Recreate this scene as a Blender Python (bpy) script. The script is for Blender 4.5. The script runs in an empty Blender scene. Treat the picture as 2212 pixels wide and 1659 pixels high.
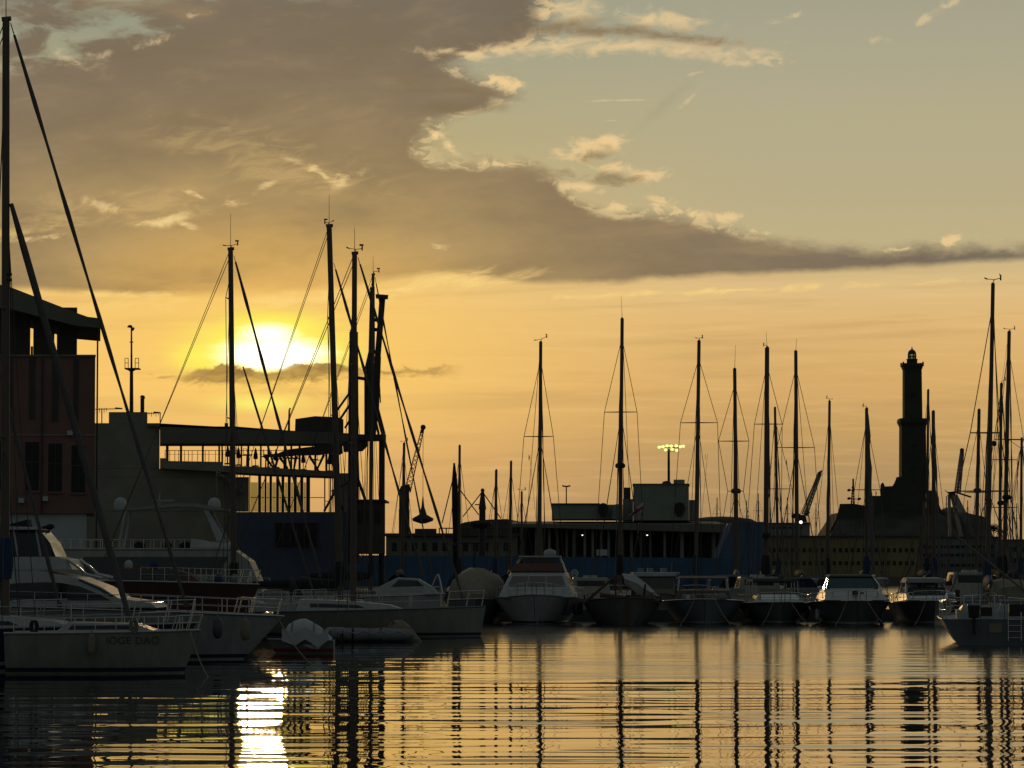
import bpy, math, random
import numpy as np
from mathutils import Vector, Matrix
random.seed(7)
R = math.radians
SC = bpy.context.scene
COL = SC.collection

# ------------------------------------------------------------------ camera
CAM_H = 2.5
F = 7500.0                       # focal length in units of a 2212 x 1659 frame
HOR, CU, CV = 1230.0, 1106.0, 829.5
PITCH = math.atan((HOR - CV) / F)
cam = bpy.data.cameras.new('camera')
camo = bpy.data.objects.new('camera', cam)
COL.objects.link(camo)
cam.sensor_fit = 'HORIZONTAL'
cam.sensor_width = 36.0
cam.lens = 36.0 * F / 2212.0
cam.clip_start = 1.0
cam.clip_end = 40000.0
camo.location = (0, 0, CAM_H)
camo.rotation_euler = (R(90) + PITCH, 0, 0)
SC.camera = camo
SC.view_settings.view_transform = 'Standard'
SC.view_settings.look = 'None'
SC.view_settings.exposure = 0.0
SC.view_settings.gamma = 1.0
SC.view_settings.use_curve_mapping = False
SC.cycles.max_bounces = 8
SC.cycles.sample_clamp_indirect = 8.0
SC.cycles.use_denoising = True

def lin(c):
    o = []
    for v in c[:3]:
        v = v / 255.0
        o.append(v / 12.92 if v <= 0.04045 else ((v + 0.055) / 1.055) ** 2.4)
    return (o[0], o[1], o[2], 1.0)

# ------------------------------------------------------------------ sun
SUN_AZ = math.atan((568 - CU) / F)          # to the right of +Y
SUN_EL = math.atan((HOR - 757) / F)
SUN_DIR = Vector((math.sin(SUN_AZ) * math.cos(SUN_EL), math.cos(SUN_AZ) * math.cos(SUN_EL), math.sin(SUN_EL)))
sl = bpy.data.lights.new('sun', 'SUN')
sl.energy = 0.3
sl.angle = R(0.8)
sl.color = (1.0, 0.62, 0.26)
slo = bpy.data.objects.new('sun', sl)
COL.objects.link(slo)
slo.rotation_euler = (-SUN_DIR).to_track_quat('-Z', 'Y').to_euler()

# ------------------------------------------------------------------ world: physical sky plus the evening's clouds
W = bpy.data.worlds.new('World')
SC.world = W
W.use_nodes = True
NT = W.node_tree
NT.nodes.clear()

class S:
    """a node socket with arithmetic"""
    tree = None
    def __init__(self, s): self.s = s
    def _b(self, o, op, rev=False):
        n = S.tree.nodes.new('ShaderNodeMath'); n.operation = op
        a, b = (o, self) if rev else (self, o)
        for k, q in enumerate((a, b)):
            if isinstance(q, S): S.tree.links.new(q.s, n.inputs[k])
            else: n.inputs[k].default_value = float(q)
        return S(n.outputs[0])
    def __add__(s, o): return s._b(o, 'ADD')
    def __radd__(s, o): return s._b(o, 'ADD')
    def __sub__(s, o): return s._b(o, 'SUBTRACT')
    def __rsub__(s, o): return s._b(o, 'SUBTRACT', True)
    def __mul__(s, o): return s._b(o, 'MULTIPLY')
    def __rmul__(s, o): return s._b(o, 'MULTIPLY')
    def __truediv__(s, o): return s._b(o, 'DIVIDE')
    def max(s, o): return s._b(o, 'MAXIMUM')
    def min(s, o): return s._b(o, 'MINIMUM')
    def pow(s, o): return s._b(o, 'POWER')
    def un(s, op):
        n = S.tree.nodes.new('ShaderNodeMath'); n.operation = op
        S.tree.links.new(s.s, n.inputs[0]); return S(n.outputs[0])

def put(sock, v):
    if isinstance(v, S): S.tree.links.new(v.s, sock)
    else: sock.default_value = v
def sst(a, b, x, lo=0.0, hi=1.0):
    n = S.tree.nodes.new('ShaderNodeMapRange'); n.interpolation_type = 'SMOOTHSTEP'
    put(n.inputs['Value'], x)
    if a < b: va, vb, l, h = a, b, lo, hi
    else: va, vb, l, h = b, a, hi, lo
    n.inputs['From Min'].default_value = va; n.inputs['From Max'].default_value = vb
    n.inputs['To Min'].default_value = l; n.inputs['To Max'].default_value = h
    return S(n.outputs['Result'])
def xyz(x, y, z=0.0):
    n = S.tree.nodes.new('ShaderNodeCombineXYZ')
    put(n.inputs[0], x); put(n.inputs[1], y); put(n.inputs[2], z)
    return S(n.outputs[0])
def noise(vec, scale, detail=4.0, rough=0.55, dist=0.0):
    n = S.tree.nodes.new('ShaderNodeTexNoise')
    S.tree.links.new(vec.s, n.inputs['Vector'])
    n.inputs['Scale'].default_value = scale; n.inputs['Detail'].default_value = detail
    n.inputs['Roughness'].default_value = rough; n.inputs['Distortion'].default_value = dist
    return S(n.outputs['Fac'])
def curve(x, pts, x0, x1, y0, y1):
    n = S.tree.nodes.new('ShaderNodeFloatCurve')
    c = n.mapping.curves[0]
    P = [((a - x0) / (x1 - x0), (b - y0) / (y1 - y0)) for a, b in pts]
    c.points[0].location = P[0]; c.points[1].location = P[-1]
    for p in P[1:-1]: c.points.new(*p)
    n.mapping.update()
    put(n.inputs['Value'], (x - x0) / (x1 - x0))
    return S(n.outputs[0]) * (y1 - y0) + y0
def ramp(x, stops, x0, x1):
    n = S.tree.nodes.new('ShaderNodeValToRGB')
    e = n.color_ramp.elements
    st = sorted(((a - x0) / (x1 - x0), c) for a, c in stops)
    e[0].position = st[0][0]; e[0].color = lin(st[0][1])
    e[1].position = st[-1][0]; e[1].color = lin(st[-1][1])
    for p, c in st[1:-1]:
        q = e.new(p); q.color = lin(c)
    put(n.inputs['Fac'], (x - x0) / (x1 - x0))
    return S(n.outputs['Color'])
def mix(f, a, b, kind='MIX'):
    n = S.tree.nodes.new('ShaderNodeMix'); n.data_type = 'RGBA'; n.blend_type = kind
    if kind == 'MIX': n.clamp_factor = True
    put(n.inputs[0], f)
    for k, q in ((6, a), (7, b)):
        if isinstance(q, S): S.tree.links.new(q.s, n.inputs[k])
        else: n.inputs[k].default_value = q
    return S(n.outputs[2])

def build_sky():
    S.tree = NT
    tc = NT.nodes.new('ShaderNodeTexCoord')
    sep = NT.nodes.new('ShaderNodeSeparateXYZ')
    NT.links.new(tc.outputs['Generated'], sep.inputs[0])
    dx, dy, dz = (S(sep.outputs[k]) for k in range(3))
    # azimuth and elevation in units of 1/7500 rad (a = 1106 straight ahead, e = 1230 on the horizon, falling upwards)
    a = dx._b(dy, 'ARCTAN2') * F + CU
    e = HOR - dz.un('ARCSINE') * F
    # slow warps that make every cloud edge ragged
    v1 = xyz(a * (1 / 260.0), e * (1 / 130.0), 3.1)
    v2 = xyz(a * (1 / 90.0), e * (1 / 52.0), 8.7)
    w1 = noise(v1, 1.0, 5.0, 0.6) - 0.5
    w2 = noise(v2, 1.0, 6.0, 0.65) - 0.5
    w3 = noise(xyz(a * (1 / 60.0), e * (1 / 34.0), 21.0), 1.0, 6.0, 0.7) - 0.5
    aw = a + w1 * 150.0 + w2 * 60.0
    ew = e + w1 * 40.0 + w2 * 46.0
    # clear evening sky
    right = ramp(e, [(1240, (158, 130, 96)), (1100, (170, 139, 97)), (1000, (184, 149, 99)), (930, (199, 159, 100)), (830, (216, 172, 107)), (700, (223, 182, 118)), (620, (222, 189, 132)),
                     (540, (194, 177, 133)), (430, (186, 173, 135)), (250, (180, 171, 138)), (60, (169, 164, 139)), (-200, (150, 152, 130)), (-700, (120, 130, 130))], -700, 1240)
    left = ramp(e, [(1240, (196, 152, 98)), (1000, (230, 178, 108)), (830, (246, 196, 114)), (640, (242, 198, 118)), (560, (226, 186, 112)), (300, (186, 170, 122)),
                    (60, (158, 160, 136)), (-700, (120, 130, 130))], -700, 1240)
    base = mix(sst(1750, 520, a), right, left)
    # thin stratified streaks under the bank
    st1 = noise(xyz(a * (1 / 620.0), (e + a * 0.03) * (1 / 34.0), 1.7), 1.0, 5.0, 0.55, 0.4)
    st2 = noise(xyz(a * (1 / 240.0), (e - a * 0.02) * (1 / 15.0), 5.2), 1.0, 4.0, 0.55)
    low = sst(540, 660, e)
    base = mix(sst(0.46, 0.70, st1) * low * 0.30, base, lin((180, 144, 92)))
    base = mix(sst(0.50, 0.72, st2) * low * 0.15, base, lin((252, 212, 140)))
    # broad glow round the sun
    gx = (a - 585.0); gy = (e - 762.0)
    g = (0.0 - (gx * gx * (1 / 430.0 ** 2) + gy * gy * (1 / 175.0 ** 2))).un('EXPONENT')
    base = mix(g * 0.72, base, lin((255, 205, 98)))
    # main bank of cloud, right of its spine
    lo_b = curve(aw, [(-900, 640), (0, 632), (300, 642), (520, 640), (700, 626), (860, 604), (960, 592), (1100, 610), (1250, 613), (1500, 600), (1800, 588), (2000, 580), (2250, 566), (3000, 540)], -900, 3000, -600, 1200)
    hi_b = curve(aw, [(-900, -560), (700, -560), (840, 60), (900, 300), (935, 350), (1010, 350), (1130, 352), (1210, 410), (1290, 452), (1430, 462), (1560, 490), (1700, 522), (1850, 534), (2010, 536), (2250, 534), (3000, 520)], -900, 3000, -600, 1200)
    d_lo = sst(8, -14, ew * 0.35 + e * 0.65 - lo_b)
    d_hi = sst(-18, 28, ew + w3 * 30.0 - hi_b)
    bank = d_lo * d_hi
    # left mass that runs up out of the frame
    rt = curve(e, [(-600, 1150), (0, 1168), (70, 1175), (110, 1090), (140, 985), (170, 1015), (205, 1105), (235, 1040), (262, 950), (330, 915), (420, 900), (700, 880)], -600, 700, 0, 1400)
    mass = sst(62, -62, a + w2 * 120.0 + w3 * 90.0 - rt) * d_lo * sst(470, 400, e).max(sst(900, 860, a))
    bank = bank.max(mass)
    # ragged shapes: soft ellipses broken up by noise
    nA = sst(0.30, 0.70, noise(xyz((a - e * 0.5) * (1 / 150.0), (e + a * 0.10) * (1 / 62.0), 31.0), 1.0, 8.0, 0.62, 0.35))
    nB = sst(0.30, 0.70, noise(xyz((a - e * 0.3) * (1 / 58.0), (e + a * 0.12) * (1 / 30.0), 47.0), 1.0, 8.0, 0.64, 0.5))
    nC = sst(0.30, 0.70, noise(xyz((a * 0.97 - e * 0.2) * (1 / 95.0), (e * 0.97 + a * 0.16) * (1 / 30.0), 15.0), 1.0, 8.0, 0.64, 0.7))
    def fld(cu, cv, ru, rv, ang=0.0):
        c, s_ = math.cos(R(ang)), math.sin(R(ang))
        X = (a - cu); Y = (e - cv)
        p = (X * c + Y * s_) * (1.0 / ru); q = (Y * c - X * s_) * (1.0 / rv)
        return 1.0 - (p * p + q * q).pow(0.5)
    def many(*l):
        f = None
        for q in l:
            w = fld(*q[:5]) - (q[5] if len(q) > 5 else 0.0)
            f = w if f is None else f.max(w)
        return f
    def rag(f, n, amp=1.3, lo=0.0, hi=0.5):
        return sst(lo + 0.06, hi + 0.62, f.max(-0.6) + (n - 0.5) * amp) * sst(-0.55, 0.25, f)
    # openings in the mass, upper left
    hole = rag(many((60, 95, 330, 74, -6), (300, 62, 190, 34, -4), (560, -16, 420, 26, -3), (30, 512, 120, 22, -8)), nA, 2.0, -0.1, 0.8)
    bank = bank * (1.0 - hole * 0.85)
    # body colour: golden towards the sun, grey-brown above and to the far side
    ds = (gx * gx * (1 / 900.0 ** 2) + gy * gy * (1 / 520.0 ** 2)).pow(0.5)
    body = ramp(ds, [(0.0, (252, 200, 98)), (0.28, (232, 182, 98)), (0.42, (206, 164, 94)), (0.62, (176, 146, 97)), (0.85, (152, 129, 93)), (1.15, (134, 116, 92)), (1.5, (121, 108, 91)), (2.2, (108, 102, 92))], 0.0, 2.2)
    tex = noise(xyz((a - e * 0.5) * (1 / 420.0), (e + a * 0.1) * (1 / 120.0), 11.0), 1.0, 5.0, 0.55, 0.3)
    body = mix(sst(0.60, 0.25, tex) * 0.42, body, lin((114, 98, 74)))
    body = mix(sst(0.55, 0.0, nA) * 0.10 + sst(0.4, 0.0, nC) * 0.03, body, lin((112, 97, 76)))
    body = mix(sst(0.5, 1.0, nA) * sst(0.3, 0.9, nC) * 0.07, body, lin((206, 174, 120)))
    body = mix(sst(0.52, 0.8, tex) * 0.30, body, lin((206, 170, 112)))
    edge = bank * (1.0 - sst(0.35, 0.95, bank)) * 3.0
    col = mix(bank * 0.97, base, body)
    rim = edge * sst(0.40, 0.62, nB) * sst(560, 480, e) * sst(700, 900, a)
    col = mix(rim * 0.40, col, lin((232, 202, 148)))
    # torn veil and bright wisps inside the mass
    veil = rag(many((300, 455, 210, 46, -3), (560, 345, 230, 62, 12), (640, 380, 200, 40, 8), (120, 470, 130, 40, 0)), nC, 1.6, -0.2, 1.0)
    col = mix(veil * 0.32, col, lin((226, 190, 122)))
    wisp = rag(many((215, 448, 70, 16, 8), (345, 486, 74, 17, -12), (410, 492, 40, 12, 20), (430, 430, 40, 9, 20), (503, 438, 44, 12, -6), (560, 412, 40, 9, -30), (690, 376, 46, 14, 30), (748, 382, 50, 19, -28), (86, 520, 100, 9, -8), (640, 352, 70, 12, 20, 0.2), (938, 530, 44, 14, 10, 0.2)), nB, 1.5, 0.0, 0.8)
    col = mix(wisp * (nC * 0.8 + 0.35).min(1.0) * 0.85, col, lin((246, 212, 146)))
    wisp2 = rag(many((150, 138, 70, 22, 12), (200, 128, 50, 14, 0), (335, 98, 52, 9, -18), (420, 40, 60, 12, -10, 0.2)), nB, 1.5, 0.0, 0.8)
    col = mix(wisp2 * 0.6, col, lin((222, 196, 152)))
    # the lit streak and its dark spine, upper middle
    strk = rag(many((1180, 104, 270, 26, -5), (1330, 104, 330, 25, -1), (1560, 122, 180, 28, 4, 0.1), (1440, 48, 140, 36, 10, 0.1), (1230, 26, 100, 50, 0, 0.1), (1000, 118, 150, 16, 4, 0.15)), nB, 0.85, -0.12, 0.45)
    col = mix(strk * 0.82 * (nC * 0.35 + 0.65), col, lin((236, 204, 150)))
    col = mix(rag(many((1290, 70, 270, 20, 2), (1470, 84, 180, 17, 6), (1200, 62, 150, 24, -6)), nB, 0.8, -0.1, 0.5) * 0.92, col, lin((140, 121, 90)))
    # dark tongue of the mass below it
    col = mix(rag(many((1010, 198, 130, 20, 6), (960, 232, 150, 22, 0), (900, 180, 150, 40, 4)), nA, 0.9, 0.0, 0.5) * 0.92, col, lin((131, 113, 84)))
    tip = rag(many((1085, 178, 56, 16, 14), (1120, 186, 26, 12, 0), (966, 312, 46, 12, 40), (940, 296, 14, 10, 40)), nB, 1.5, 0.0, 0.6)
    col = mix(tip * 0.85, col, lin((244, 208, 148)))
    # small cumulus with darker hearts, and puffs along the shoulder of the bank
    cum = rag(many((1280, 324, 90, 34, -6), (1318, 312, 46, 32, 0), (1205, 325, 44, 16, 8), (1385, 376, 80, 24, 4), (1330, 366, 90, 18, 0), (1250, 404, 90, 18, 10, 0.15)), nB, 1.1, -0.1, 0.4)
    col = mix(cum * 0.88, col, lin((240, 205, 148)))
    col = mix(rag(many((1296, 338, 56, 24, -4), (1325, 384, 84, 24, 4), (1180, 374, 90, 22, 10)), nB, 1.0, -0.05, 0.5) * 0.88, col, lin((148, 128, 94)))
    puff = rag(many((1350, 446, 52, 14, 0), (1430, 446, 56, 20, 14), (1500, 466, 64, 16, 10), (1570, 470, 46, 15, 0), (1625, 500, 60, 8, 14, 0.1), (2045, 526, 60, 14, -8), (1960, 542, 90, 7, -4, 0.2), (1080, 356, 90, 12, 6, 0.3)), nB, 1.5, 0.0, 0.6)
    col = mix(puff * 0.85, col, lin((236, 203, 146)))
    fnt = rag(many((2010, 46, 70, 16, -36), (2050, 24, 30, 10, -20), (1710, 44, 70, 12, -12, 0.3), (1900, 100, 50, 22, 0, 0.5), (1660, 140, 60, 16, 0, 0.3), (1490, 218, 60, 10, -45, 0.35), (1340, 219, 84, 3.4, -1, 0.1), (1315, 262, 30, 3.5, 0, 0.2), (1510, 160, 40, 7, -14, 0.3)), nB, 1.3, 0.0, 0.8)
    col = mix(fnt * 0.62, col, lin((230, 202, 154)))
    col = mix(rag(many((1440, 226, 150, 20, -42)), nA, 0.8, -0.1, 0.9) * 0.28, col, lin((148, 142, 114)))
    # bright ragged belt below the bank
    belt = rag(many((990, 606, 210, 24, -6), (840, 628, 220, 14, -3), (560, 652, 520, 22, -2, 0.15), (250, 640, 240, 12, 0, 0.1), (1500, 632, 800, 14, -2, 0.35)), nC, 1.4, -0.1, 0.9)
    col = mix(belt * 0.72, col, lin((255, 216, 132)))
    # the sun itself, blurred by thin cloud, cut below by a dark bar
    wv = ew * 0.25 + e * 0.75
    nS = noise(xyz(a * (1 / 120.0), e * (1 / 16.0), 61.0), 1.0, 6.0, 0.6) - 0.5
    def sun_blob(cu, cv, ru, rv):
        return (0.0 - ((a - cu) * (a - cu) * (1 / ru ** 2) + (wv - cv) * (wv - cv) * (1 / rv ** 2))).un('EXPONENT')
    h1 = sun_blob(580, 765, 180, 78).max(sun_blob(590, 716, 140, 44) * 0.85).max(sun_blob(445, 772, 90, 40) * 0.7) + nS * 0.34
    h2 = sun_blob(592, 768, 135, 44).max(sun_blob(578, 726, 84, 34) * 0.75) + nS * 0.36
    h3 = (0.0 - ((a - 560.0) * (a - 560.0) * (1 / 84.0 ** 2) + (e - 873.0) * (e - 873.0) * (1 / 17.0 ** 2))).un('EXPONENT')
    bar_t = curve(a, [(0, 815), (330, 814), (400, 806), (450, 798), (500, 789), (540, 797), (565, 805), (610, 800), (665, 785), (720, 791), (800, 796), (990, 794), (1400, 800)], 0, 1400, 700, 900)
    ee = e + (nB - 0.5) * 20.0
    barm = sst(-4, 6, ee - bar_t) * sst(838, 816, ee + sst(560, 800, a) * 16.0)
    barm = barm * sst(360, 440, a + w2 * 60.0) * sst(1010, 930, a + w3 * 60.0)
    barm = barm.max(rag(many((360, 817, 60, 5, -6), (330, 812, 16, 4, 0)), nB, 0.9, 0.0, 0.5) * 0.5)
    below = sst(-6, 8, e - bar_t)
    cut = 1.0 - below * 0.86
    col = mix(sst(0.06, 0.72, h1) * cut, col, lin((255, 240, 96)))
    col = mix(h3 * 0.95, col, lin((255, 240, 112)))
    hot = sst(0.22, 1.0, h2) * (1.0 - below)
    col = mix(hot, col, (2.2, 2.0, 1.5, 1.0))
    col = mix(barm * (0.62 + nC * 0.4) * sst(1000, 620, a, 0.6, 1.0), col, lin((146, 112, 62)))
    col = mix(rag(many((690, 850, 190, 16, 4), (480, 848, 120, 8, 0, 0.2)), nC, 1.2, 0.0, 1.0) * 0.35, col, lin((178, 138, 82)))
    # only the part of the sky towards the sun is lit like this; elsewhere dim cloud added to keep the fill light low
    dots = dx * SUN_DIR.x + dy * SUN_DIR.y + dz * SUN_DIR.z
    lobe = sst(math.cos(R(52)), math.cos(R(17)), dots)
    nish = NT.nodes.new('ShaderNodeTexSky')
    nish.sky_type = 'NISHITA'; nish.sun_disc = False
    nish.sun_elevation = SUN_EL; nish.sun_rotation = SUN_AZ
    nish.air_density = 1.0; nish.dust_density = 2.0; nish.ozone_density = 1.0
    fill_cloud = noise(xyz(dx * 2.0, dy * 2.0, dz * 4.0), 1.6, 5.0, 0.6)
    bgn = NT.nodes.new('ShaderNodeBackground'); bgn.inputs['Strength'].default_value = 0.05
    NT.links.new(nish.outputs[0], bgn.inputs['Color'])
    bgd = NT.nodes.new('ShaderNodeBackground')
    dk = mix(sst(0.35, 0.65, fill_cloud), (0.050, 0.060, 0.060, 1), (0.100, 0.116, 0.112, 1))
    NT.links.new(dk.s, bgd.inputs['Color'])
    m1 = NT.nodes.new('ShaderNodeMixShader'); m1.inputs[0].default_value = 0.75
    NT.links.new(bgn.outputs[0], m1.inputs[1]); NT.links.new(bgd.outputs[0], m1.inputs[2])
    bgc = NT.nodes.new('ShaderNodeBackground'); NT.links.new(col.s, bgc.inputs['Color'])
    m2 = NT.nodes.new('ShaderNodeMixShader')
    NT.links.new(lobe.s, m2.inputs[0]); NT.links.new(m1.outputs[0], m2.inputs[1]); NT.links.new(bgc.outputs[0], m2.inputs[2])
    out = NT.nodes.new('ShaderNodeOutputWorld')
    NT.links.new(m2.outputs[0], out.inputs['Surface'])
build_sky()
W.cycles.sampling_method = 'MANUAL'
W.cycles.sample_map_resolution = 2048

# ------------------------------------------------------------------ helpers
def P(u, v, D):
    """the point at depth y = D seen at (u, v) of the 2212 x 1659 frame; only used to take positions off the photograph"""
    x = (u - CU) / F; up = (CV - v) / F
    c, s = math.cos(PITCH), math.sin(PITCH)
    y = c - s * up; z = s + c * up
    k = D / y
    return Vector((x * k, D, CAM_H + z * k))
def PX(D): return D / F           # metres per frame unit at depth D

MATS = {}
def mat(name, rgb, rough=0.6, metal=0.0, var=0.25, scale=1.5, bump=0.0, coat=0.0, stretch=(1, 1, 1), alpha=None, emit=None, trans=0.0):
    if name in MATS: return MATS[name]
    m = bpy.data.materials.new(name); m.use_nodes = True
    nt = m.node_tree; b = nt.nodes['Principled BSDF']
    tc = nt.nodes.new('ShaderNodeTexCoord'); mp = nt.nodes.new('ShaderNodeMapping')
    mp.inputs['Scale'].default_value = stretch
    nt.links.new(tc.outputs['Object'], mp.inputs[0])
    n = nt.nodes.new('ShaderNodeTexNoise'); n.inputs['Scale'].default_value = scale; n.inputs['Detail'].default_value = 5
    n.inputs['Roughness'].default_value = 0.65
    nt.links.new(mp.outputs[0], n.inputs['Vector'])
    r = nt.nodes.new('ShaderNodeValToRGB')
    r.color_ramp.elements[0].position = 0.3; r.color_ramp.elements[1].position = 0.7
    r.color_ramp.elements[0].color = tuple(c * (1 - var) for c in rgb) + (1,)
    r.color_ramp.elements[1].color = tuple(min(1, c * (1 + var)) for c in rgb) + (1,)
    nt.links.new(n.outputs['Fac'], r.inputs[0]); nt.links.new(r.outputs[0], b.inputs['Base Color'])
    rr = nt.nodes.new('ShaderNodeMapRange'); rr.inputs['To Min'].default_value = max(0.02, rough - 0.1); rr.inputs['To Max'].default_value = min(1, rough + 0.12)
    nt.links.new(n.outputs['Fac'], rr.inputs['Value']); nt.links.new(rr.outputs[0], b.inputs['Roughness'])
    b.inputs['Metallic'].default_value = metal
    if coat: b.inputs['Coat Weight'].default_value = coat
    if trans: b.inputs['Transmission Weight'].default_value = trans
    if bump:
        bp = nt.nodes.new('ShaderNodeBump'); bp.inputs['Strength'].default_value = bump; bp.inputs['Distance'].default_value = 0.02
        nt.links.new(n.outputs['Fac'], bp.inputs['Height']); nt.links.new(bp.outputs[0], b.inputs['Normal'])
    if emit:
        b.inputs['Emission Color'].default_value = (*emit[0], 1); b.inputs['Emission Strength'].default_value = emit[1]
    if trans: rr.inputs['To Min'].default_value = 0.02; rr.inputs['To Max'].default_value = 0.03
    MATS[name] = m
    return m

ORG = {}
class MB:
    """collects shapes in world space (through M) and links them as ONE mesh object"""
    def __init__(self, M=None):
        self.v, self.f, self.M, self.smooth = [], [], M, []
    def add(self, vs, fs, smooth=False):
        o = len(self.v)
        for p in vs:
            p = Vector(p)
            self.v.append(self.M @ p if self.M else p)
        for q in fs:
            self.f.append([o + i for i in q]); self.smooth.append(smooth)
    def box(self, a, b):
        x0, y0, z0 = (min(a[k], b[k]) for k in range(3)); x1, y1, z1 = (max(a[k], b[k]) for k in range(3))
        self.add([(x0, y0, z0), (x1, y0, z0), (x1, y1, z0), (x0, y1, z0), (x0, y0, z1), (x1, y0, z1), (x1, y1, z1), (x0, y1, z1)],
                 [(0, 3, 2, 1), (4, 5, 6, 7), (0, 1, 5, 4), (1, 2, 6, 5), (2, 3, 7, 6), (3, 0, 4, 7)])
    def hexa(self, p):
        self.add(p, [(0, 3, 2, 1), (4, 5, 6, 7), (0, 1, 5, 4), (1, 2, 6, 5), (2, 3, 7, 6), (3, 0, 4, 7)])
    def prism(self, poly, y0, y1):
        """poly in (x, z), pushed from y0 to y1"""
        n = len(poly)
        self.add([(x, y0, z) for x, z in poly] + [(x, y1, z) for x, z in poly],
                 [tuple(range(n)), tuple(range(2 * n - 1, n - 1, -1))] + [(i, i + n, (i + 1) % n + n, (i + 1) % n) for i in range(n)])
    def tube(self, p0, p1, r0, r1=None, n=8, cap=True):
        p0, p1 = Vector(p0), Vector(p1); r1 = r0 if r1 is None else r1
        d = (p1 - p0)
        if d.length < 1e-6: return
        d.normalize()
        s = d.cross(Vector((0, 0, 1)) if abs(d.z) < 0.95 else Vector((1, 0, 0))).normalized(); t = d.cross(s)
        vs = []
        for p, r in ((p0, r0), (p1, r1)):
            for k in range(n):
                g = 2 * math.pi * k / n
                vs.append(p + (s * math.cos(g) + t * math.sin(g)) * r)
        self.add(vs, [(k, (k + 1) % n, (k + 1) % n + n, k + n) for k in range(n)], True)
        if cap: self.add(vs, [tuple(range(n - 1, -1, -1)), tuple(range(n, 2 * n))])
    def pipe(self, pts, r, n=6):
        for a, b in zip(pts, pts[1:]): self.tube(a, b, r, r, n)
    def loft(self, rings, caps=True, smooth=True, closed=True):
        n = len(rings[0]); vs = [p for q in rings for p in q]; fs = []
        for i in range(len(rings) - 1):
            for k in range(n if closed else n - 1):
                fs.append((i * n + k, i * n + (k + 1) % n, (i + 1) * n + (k + 1) % n, (i + 1) * n + k))
        self.add(vs, fs, smooth)
        if caps:
            self.add(rings[0], [tuple(range(n - 1, -1, -1))]); self.add(rings[-1], [tuple(range(n))])
    def lathe(self, c, prof, n=14):
        c = Vector(c)
        self.loft([[c + Vector((r * math.cos(2 * math.pi * k / n), r * math.sin(2 * math.pi * k / n), z)) for k in range(n)] for r, z in prof])
    def ball(self, c, r, n=12, sz=1.0):
        self.lathe(c, [(max(0.001, r * math.sin(math.pi * i / 8)), -r * sz * math.cos(math.pi * i / 8)) for i in range(9)], n)
    def sausage(self, p0, p1, rs, n=8, flat=1.0):
        """rounded soft roll along a line with radii rs"""
        p0, p1 = Vector(p0), Vector(p1); d = (p1 - p0).normalized()
        s = d.cross(Vector((0, 0, 1)) if abs(d.z) < 0.95 else Vector((0, 1, 0))).normalized(); t = d.cross(s)
        rings = []
        for i, r in enumerate(rs):
            p = p0.lerp(p1, i / (len(rs) - 1))
            rings.append([p + (s * math.cos(2 * math.pi * k / n) * r * flat + t * math.sin(2 * math.pi * k / n) * r) for k in range(n)])
        self.loft(rings)
    def build(self, name, m, parent=None, bevel=0.0):
        me = bpy.data.meshes.new(name)
        o = bpy.data.objects.new(name, me); COL.objects.link(o)
        org = ORG.get(parent.name, Vector((0, 0, 0))) if parent else Vector((0, 0, 0))
        if parent is None:
            xs = np.array([tuple(p) for p in self.v]); org = Vector(((xs[:, 0].min() + xs[:, 0].max()) / 2, (xs[:, 1].min() + xs[:, 1].max()) / 2, xs[:, 2].min()))
            o.location = org
        me.from_pydata([tuple(p - org) for p in self.v], [], self.f)
        me.polygons.foreach_set('use_smooth', self.smooth)
        me.update()
        me.materials.append(m)
        if parent: o.parent = parent
        ORG[o.name] = org
        if bevel:
            bv = o.modifiers.new('bevel', 'BEVEL'); bv.width = bevel; bv.segments = 2; bv.limit_method = 'ANGLE'
        return o

def tag(o, label=None, cat=None, group=None, kind=None):
    if label: o['label'] = label
    if cat: o['category'] = cat
    if group: o['group'] = group
    if kind: o['kind'] = kind
    return o
def thing(name, label, cat, loc, group=None):
    o = bpy.data.objects.new(name, None); COL.objects.link(o)
    o.empty_display_size = 0.3
    o.location = loc; ORG[o.name] = Vector(loc)
    return tag(o, label, cat, group)

# materials (real-world base colours, except the warmed masts)
M_white = mat('white_gelcoat', (0.46, 0.47, 0.47), 0.48, var=0.16, scale=1.2, coat=0.08, stretch=(2.5, 2.5, 0.35))
M_cream = mat('cream_gelcoat', (0.33, 0.33, 0.29), 0.35, var=0.18, scale=1.2, coat=0.3, stretch=(2.5, 2.5, 0.35))
M_grey = mat('grey_paint', (0.21, 0.23, 0.24), 0.45, var=0.15)
M_navy = mat('navy_paint', (0.03, 0.045, 0.08), 0.35, var=0.2, coat=0.3)
M_black = mat('black_paint', (0.025, 0.025, 0.025), 0.5, var=0.2)
M_deck = mat('deck_nonskid', (0.36, 0.37, 0.36), 0.7, var=0.12, scale=4)
M_teak = mat('teak', (0.20, 0.12, 0.06), 0.65, var=0.3, stretch=(0.4, 6, 6))
M_wood = mat('dark_wood', (0.12, 0.065, 0.03), 0.6, var=0.3, stretch=(0.4, 6, 6))
M_alu = mat('mast_aluminium', (0.17, 0.125, 0.10), 0.55, 0.3, var=0.12)  # grey metal warmed: the low sun's glow is put into the base colour
M_steel = mat('stainless_steel', (0.6, 0.6, 0.6), 0.2, 1.0, var=0.05)
M_wire = mat('rigging_wire', (0.10, 0.09, 0.08), 0.5, 0.4, var=0.1)
M_glass = mat('tinted_glass', (0.012, 0.014, 0.016), 0.06, var=0.1, coat=0.5)
M_teal = mat('teal_windscreen', (0.03, 0.075, 0.085), 0.08, var=0.15)
M_canvas = mat('dark_canvas', (0.028, 0.030, 0.034), 0.9, var=0.25, bump=0.4, scale=3)
M_canblue = mat('blue_canvas', (0.03, 0.06, 0.14), 0.85, var=0.25, bump=0.4, scale=3)
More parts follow.
